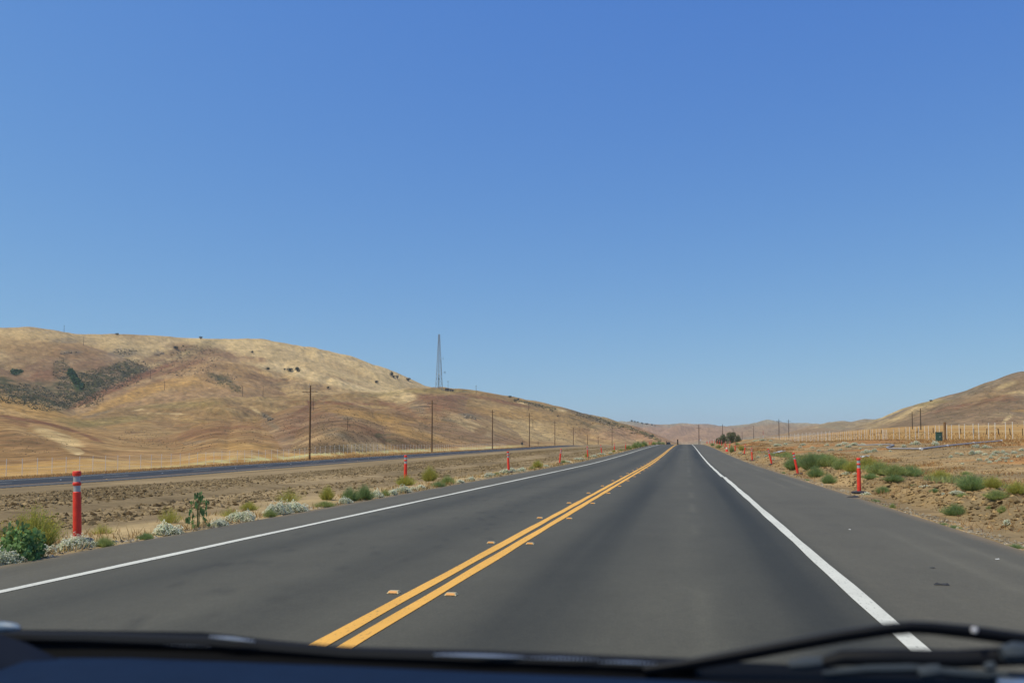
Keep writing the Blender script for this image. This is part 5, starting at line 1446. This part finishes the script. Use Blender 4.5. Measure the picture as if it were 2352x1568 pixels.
P2 = pts_on(4.2, 6.8, 7, 150, 12000, 1, lambda x_, y_: .8 * sstep(.55, .8, vnoise(x_ / .5, y_ / .9, 205)))
P3 = pts_on(16, 38, 40, 260, 45000, 1, lambda x_, y_: sstep(.55, .75, vnoise(x_ / 4.5, y_ / 9.0, 207) + .16 * sstep(20, 32, x_)))
grass('bank_grass', 'rust and gold dry grass over the right ditch and bank', np.concatenate([P1, P2, P3]), .05, .20, RGc, w=.0035, lean=.5)
PW_ = pts_on(6.3, 9.6, 14, 82, 52000, 1, lambda x_, y_: np.exp(-((x_ - 7.9) / 1.1) ** 2) * sstep(.38, .58, vnoise(x_ / 1.3, y_ / 3.4, 209)))
grass('ditch_weeds', 'low green weeds filling the bottom of the right ditch', PW_, .08, .34, [C_GRN, C_GRN2, (.20, .27, .10), C_YG, (.30, .25, .12)], w=.004, lean=.5)
P = pts_on(-69, -61.3, 62, 420, 40000, 1)
P4 = pts_on(34, 60, 90, 420, 9000, 1)
grass('plain_grass', 'golden dry grass beyond the far carriageway and around the steel posts', np.concatenate([P, P4]), .12, .34, RGc + ST, w=.004, lean=.4)
SC = [tuple(SOIL), tuple(SOIL_D), tuple(SOIL_L), tuple(SOIL * .9)]
P = pts_on(-33, -9.2, 9, 190, 170000, 1, lambda x_, y_: (sstep(9.4, 10.4, -x_) * sstep(14.4, 13.2, -x_) * .55 + sstep(16.5, 18, -x_) * sstep(33, 28, -x_)) * (.35 + .65 * sstep(.35, .6, vnoise(x_ / 2.5, y_ / 4, 211))))
clods('median_clods', 'loose soil clods over the bare median', P, .02, .085, SC)
P = pts_on(4.3, 8.0, 7, 110, 26000, 1, lambda x_, y_: sstep(4.6, 5.2, x_) * sstep(8.0, 6.6, x_))
Pb = pts_on(8, 30, 25, 150, 16000, 1)
clods('berm_clods', 'loose sandy soil clods over the right berm and bank', np.concatenate([P, Pb]), .012, .065, [tuple(SOILR), tuple(SOIL), tuple(SOILR * 1.1), tuple(SOIL_D)])
P = np.concatenate([pts_on(4.02, 4.5, 5, 90, 5000, 1), pts_on(-7.7, -7.17, 5, 90, 5000, 1)])
clods('edge_gravel', 'small gravel along both asphalt edges', P, .008, .028, [tuple(L(150, 138, 118)), tuple(L(120, 108, 90)), tuple(L(176, 165, 145))])

outcrops('rock_outcrops', 'rough grey brown rock outcrops along the falling right skyline of the left ridge', [(1225, 926, 1275, 938, 4), (1320, 946, 1395, 965, 5), (1395, 967, 1440, 977, 5), (1440, 978, 1485, 995, 4), (1180, 917, 1240, 929, 2), (1485, 995, 1515, 1010, 3)], 170, .5, 1.9, [tuple(L(128, 112, 84)), tuple(L(150, 128, 92)), tuple(L(104, 94, 70)), tuple(L(96, 92, 62))])
outcrops('slope_rocks', 'dark rock bands breaking through the grass of the middle slopes', [(1065, 953, 1095, 960, 3), (870, 996, 885, 1004, 3), (272, 812, 312, 802, 4), (362, 815, 378, 808, 2), (140, 812, 180, 806, 2), (640, 985, 700, 1008, 8), (430, 1024, 490, 1016, 3), (740, 1000, 800, 1012, 5), (605, 952, 622, 962, 3)], 46, .4, 1.5, [tuple(L(122, 112, 96)), tuple(L(104, 96, 80)), tuple(L(146, 130, 106))])

# ------------------------------------------------------------------ the car the picture is taken from
def fg(u_, v_, Y_): return Vector(at_depth(u_, v_, Y_))
M_blk = simple('satin_black_rubber', (.0035, .0035, .004), .8, spec=.08)
M_blk2 = simple('black_wiper_paint', (.005, .0055, .008), .6, spec=.2)
M_navy = simple('navy_dashboard_vinyl', (.006, .016, .042), .8, var=.08, scale=30, spec=.1)
M_navy2 = simple('dark_navy_trim', (.004, .008, .02), .8, spec=.1)
M_chrome = simple('worn_bright_metal', (.55, .58, .60), .35, metal=.9)
M_greyb = simple('grey_linkage', (.035, .045, .055), .6, metal=.1)
car = empty('car', (-.4, .6, .9))
c0_ = Vector(car.location)
def loc(p): return p - c0_
def ribbon(name, top, bot, mat, thick=.012, parent=car, n=0, bulge=.0):
    """solid shaped strip between two rails of world points, rounded towards the camera"""
    m = MB(); K = 7; vs = []; fs = []
    for a, b in zip(top, bot):
        for k in range(K):
            t = k / (K - 1); p = a.lerp(b, t)
            p = p + Vector((0, -bulge * math.sin(math.pi * t), bulge * .3 * math.sin(math.pi * t)))
            vs.append(loc(p))
        vs.append(loc(b + Vector((0, thick, -thick)))); vs.append(loc(a + Vector((0, thick, -thick))))
    R_ = K + 2
    for i in range(len(top) - 1):
        for k in range(R_):
            fs.append((i * R_ + k, i * R_ + (k + 1) % R_, (i + 1) * R_ + (k + 1) % R_, (i + 1) * R_ + k))
    fs.append(tuple(range(R_))[::-1]); fs.append(tuple((len(top) - 1) * R_ + k for k in range(R_)))
    m.add(vs, fs); return m.build(name, mat, parent, True)
def Yc(u_): return .80 - .10 * (u_ - 0) / 2352 - .00000000 * u_   # base of the windscreen curves back to the right
cow_t = [(-420, 1436), (-150, 1440), (60, 1445), (300, 1448), (468, 1451), (640, 1470), (786, 1483), (900, 1489), (1121, 1499), (1350, 1505), (1573, 1514), (1800, 1524), (2100, 1545), (2400, 1560), (2700, 1575)]
cow_b = [(-420, 1540), (-150, 1528), (60, 1512), (300, 1508), (468, 1514), (640, 1520), (786, 1526), (900, 1531), (1121, 1541), (1350, 1550), (1573, 1559), (1800, 1575), (2100, 1600), (2400, 1625), (2700, 1650)]
ribbon('cowl', [fg(u_, v_, Yc(u_) + .03) for u_, v_ in cow_t], [fg(u_, v_ + 14, Yc(u_) - .05) for u_, v_ in cow_b], M_blk, .03, bulge=.006)
# dashboard top, running from the cowl edge back under the camera
m = MB(); vs = []; fs = []
us = [110, 300, 468, 786, 1121, 1573, 2100, 2400, 2700]
vb = [1507, 1508, 1514, 1526, 1541, 1559, 1600, 1625, 1650]
rows = []
for Yo, dz in ((0, 0), (-.03, .004), (-.12, .002), (-.28, -.02), (-.42, -.06), (-.44, -.16), (0.02, -.16)):
    row = []
    for u_, v_ in zip(us, vb):
        p = fg(u_, v_, Yc(u_) - .05); row.append(loc(Vector((p.x, p.y + Yo, p.z + dz - .001))))
    rows.append(row)
nn_ = len(us)
for r_ in rows: vs += r_
for i in range(len(rows)):
    j = (i + 1) % len(rows)
    for k in range(nn_ - 1): fs.append((i * nn_ + k, i * nn_ + k + 1, j * nn_ + k + 1, j * nn_ + k))
fs.append(tuple(i * nn_ for i in range(len(rows)))); fs.append(tuple(i * nn_ + nn_ - 1 for i in range(len(rows)))[::-1])
m.add(vs, fs); m.build('dashboard', M_navy, car, True)
# left trim: dark corner pad with a pale rounded end
pad_t = [fg(-420, 1448, .74), fg(-120, 1450, .74), fg(0, 1455, .735), fg(60, 1475, .735), fg(110, 1500, .73), fg(150, 1520, .73)]
pad_b = [fg(-420, 1700, .70), fg(-120, 1700, .70), fg(-20, 1660, .70), fg(20, 1620, .70), fg(70, 1570, .715), fg(118, 1530, .722)]
ribbon('corner_pad', pad_t, pad_b, M_navy2, .02, bulge=.01)
m = MB(); m.tube([loc(fg(-300, 1436, .76)), loc(fg(-60, 1438, .76)), loc(fg(10, 1439, .76)), loc(fg(34, 1440, .76)), loc(fg(46, 1442, .76))], [.0055, .0055, .0052, .004, .0015], 10)
m.build('mirror_edge', simple('pale_blue_plastic', (.16, .22, .29), .4), car, True)
# parked blade; bright metal beads added to make the glints along it
def rail(name, pts, rad, mat, Y0=None):
    m = MB(); m.tube([loc(fg(u_, v_, (Y0 or (Yc(u_) - .02)))) for u_, v_ in pts], rad, 8); return m.build(name, mat, car, True)
blade = rail('wiper_blade', [(-100, 1463), (200, 1466), (500, 1477), (800, 1502), (1000, 1508), (1300, 1519), (1500, 1528), (1600, 1532)], .0072, M_blk2)
def beads(u0, v0, u1, v1, n, r, name='blade_glints'):
    m = MB()
    for i in range(n):
        t = i / (n - 1); p = loc(fg(u0 + (u1 - u0) * t, v0 + (v1 - v0) * t, Yc(u0) - .035))
        rr_ = r * (.6 + .5 * math.sin(math.pi * t)); m.lathe([(.1 * rr_, -rr_), (rr_, -.3 * rr_), (rr_, .3 * rr_), (.1 * rr_, rr_)], 6, p)
    m.build(name, M_chrome, blade, True)
beads(1000, 1503, 1200, 1509, 30, .0018); beads(1206, 1510, 1370, 1514, 18, .0013); beads(1378, 1519, 1504, 1523, 14, .0014)
beads(484, 1462, 582, 1472, 14, .0019); beads(380, 1480, 480, 1484, 12, .0006)
# wiper arm
arm = [(1480, 1540), (1573, 1527), (1700, 1504), (1805, 1484), (1930, 1461), (2037, 1445), (2093, 1440), (2140, 1442), (2230, 1451), (2352, 1468), (2500, 1495), (2680, 1540)]
m = MB(); m.tube([loc(fg(u_, v_, .70)) for u_, v_ in arm], [(.0040, .0052)] * 2 + [(.0044, .0058)] * 6 + [(.0048, .006)] * 4, 10); wa = m.build('wiper_arm', M_blk2, car, True)
m = MB(); p = loc(fg(2238, 1446, .69)); m.lathe([(.0005, -.002), (.0021, -.001), (.0021, .001), (.0005, .002)], 10, p); m.build('arm_highlight', simple('white_highlight', (.75, .72, .72), .4), wa, True)  # small white bead added as the bright highlight on the arm
# lower linkage
m = MB(); m.tube([loc(fg(u_, v_, .70)) for u_, v_ in [(1870, 1525), (1935, 1510), (2060, 1508), (2200, 1512), (2352, 1505), (2500, 1500)]], [(.003, .003), (.006, .0055), (.0065, .0055), (.007, .006), (.0075, .006), (.008, .006)], 10); m.build('wiper_linkage', M_blk2, car, True)
m = MB(); m.tube([loc(fg(u_, v_, .69)) for u_, v_ in [(1890, 1548), (1990, 1537), (2090, 1535), (2200, 1546), (2352, 1556), (2480, 1562)]], [(.002, .003), (.0034, .004), (.0036, .004), (.0036, .004), (.004, .004), (.004, .004)], 8); m.build('linkage_strip', M_greyb, car, True)
for (ua, va, ub, vb_, r_, mt) in [(1812, 1527, 1888, 1520, .0050, M_greyb), (2110, 1546, 2160, 1538, .0055, M_greyb), (2262, 1532, 2285, 1528, .004, M_greyb), (2300, 1500, 2360, 1496, .008, M_greyb), (2290, 1566, 2420, 1572, .004, M_chrome)]:
    m = MB(); m.tube([loc(fg(ua, va, .68)), loc(fg((ua + ub) / 2, (va + vb_) / 2, .68)), loc(fg(ub, vb_, .68))], [r_ * .7, r_, r_ * .8], 8); m.build('bracket', mt, car, True)
# front of the car ahead of the cowl, just below the line of sight
M_carp = simple('dark_blue_car_paint', (.006, .010, .022), .3, spec=.5)
def slab(name, secs, mat):
    m = MB(); n = len(secs[0])
    for s_ in secs: m.v += [tuple(loc(Vector(p))) for p in s_]
    for i in range(len(secs) - 1):
        for k in range(n): m.f.append((i * n + k, i * n + (k + 1) % n, (i + 1) * n + (k + 1) % n, (i + 1) * n + k))
    m.f.append(tuple(range(n))[::-1]); m.f.append(tuple((len(secs) - 1) * n + k for k in range(n)))
    return m.build(name, mat, car, True)
def hsec(y_, z_, w_):
    return [(-.42 + w_ * t, y_, z_ - .05 * t * t) for t in (-1, -.6, -.2, .2, .6, 1)] + [(-.42 + w_ * t, y_, z_ - .12) for t in (1, -1)]
slab('hood', [hsec(1.02, .90, .72), hsec(1.35, .845, .72), hsec(1.7, .77, .70), hsec(1.95, .70, .64), hsec(2.02, .64, .60)], M_carp)
slab('front_body', [[(-.42 + sx * w_, y_, z_) for sx, z_ in ((-1, .25), (-1, zt), (1, zt), (1, .25))] for y_, w_, zt in ((.55, .86, .74), (1.0, .88, .76), (1.6, .87, .64), (2.0, .78, .52), (2.08, .70, .46))], M_carp)
for sx in (-.80, .80):
    m = MB(); m.tube([loc(Vector((-.42 + sx - .11, 1.25, .32))), loc(Vector((-.42 + sx + .11, 1.25, .32)))], .32, 24); m.build('wheel', M_rub, car, True)
tag(car, 'black cowl, wiper arm and navy dashboard of the dark car the view is from', 'car')

# ------------------------------------------------------------------ thin valley haze
m = MB(); zb_ = float(GZ.min()) - 1.0; zt_ = max(float(GZ.max()), 260.0) + 4.0
m.box((0, 0, (zb_ + zt_) / 2), (19000, 19000, zt_ - zb_)); hz = m.build('haze', None)
hm = bpy.data.materials.new('haze_air'); hm.use_nodes = True; hn = hm.node_tree; hn.nodes.clear()
ho = hn.nodes.new('ShaderNodeOutputMaterial'); hv = hn.nodes.new('ShaderNodeVolumePrincipled')
hv.inputs['Color'].default_value = (.86, .92, 1.0, 1); hv.inputs['Density'].default_value = 0.00009; hv.inputs['Anisotropy'].default_value = 0.0
hn.links.new(hv.outputs[0], ho.inputs['Volume']); hz.data.materials.append(hm)
tag(hz, 'thin pale haze filling the valley air', None, None, 'stuff')
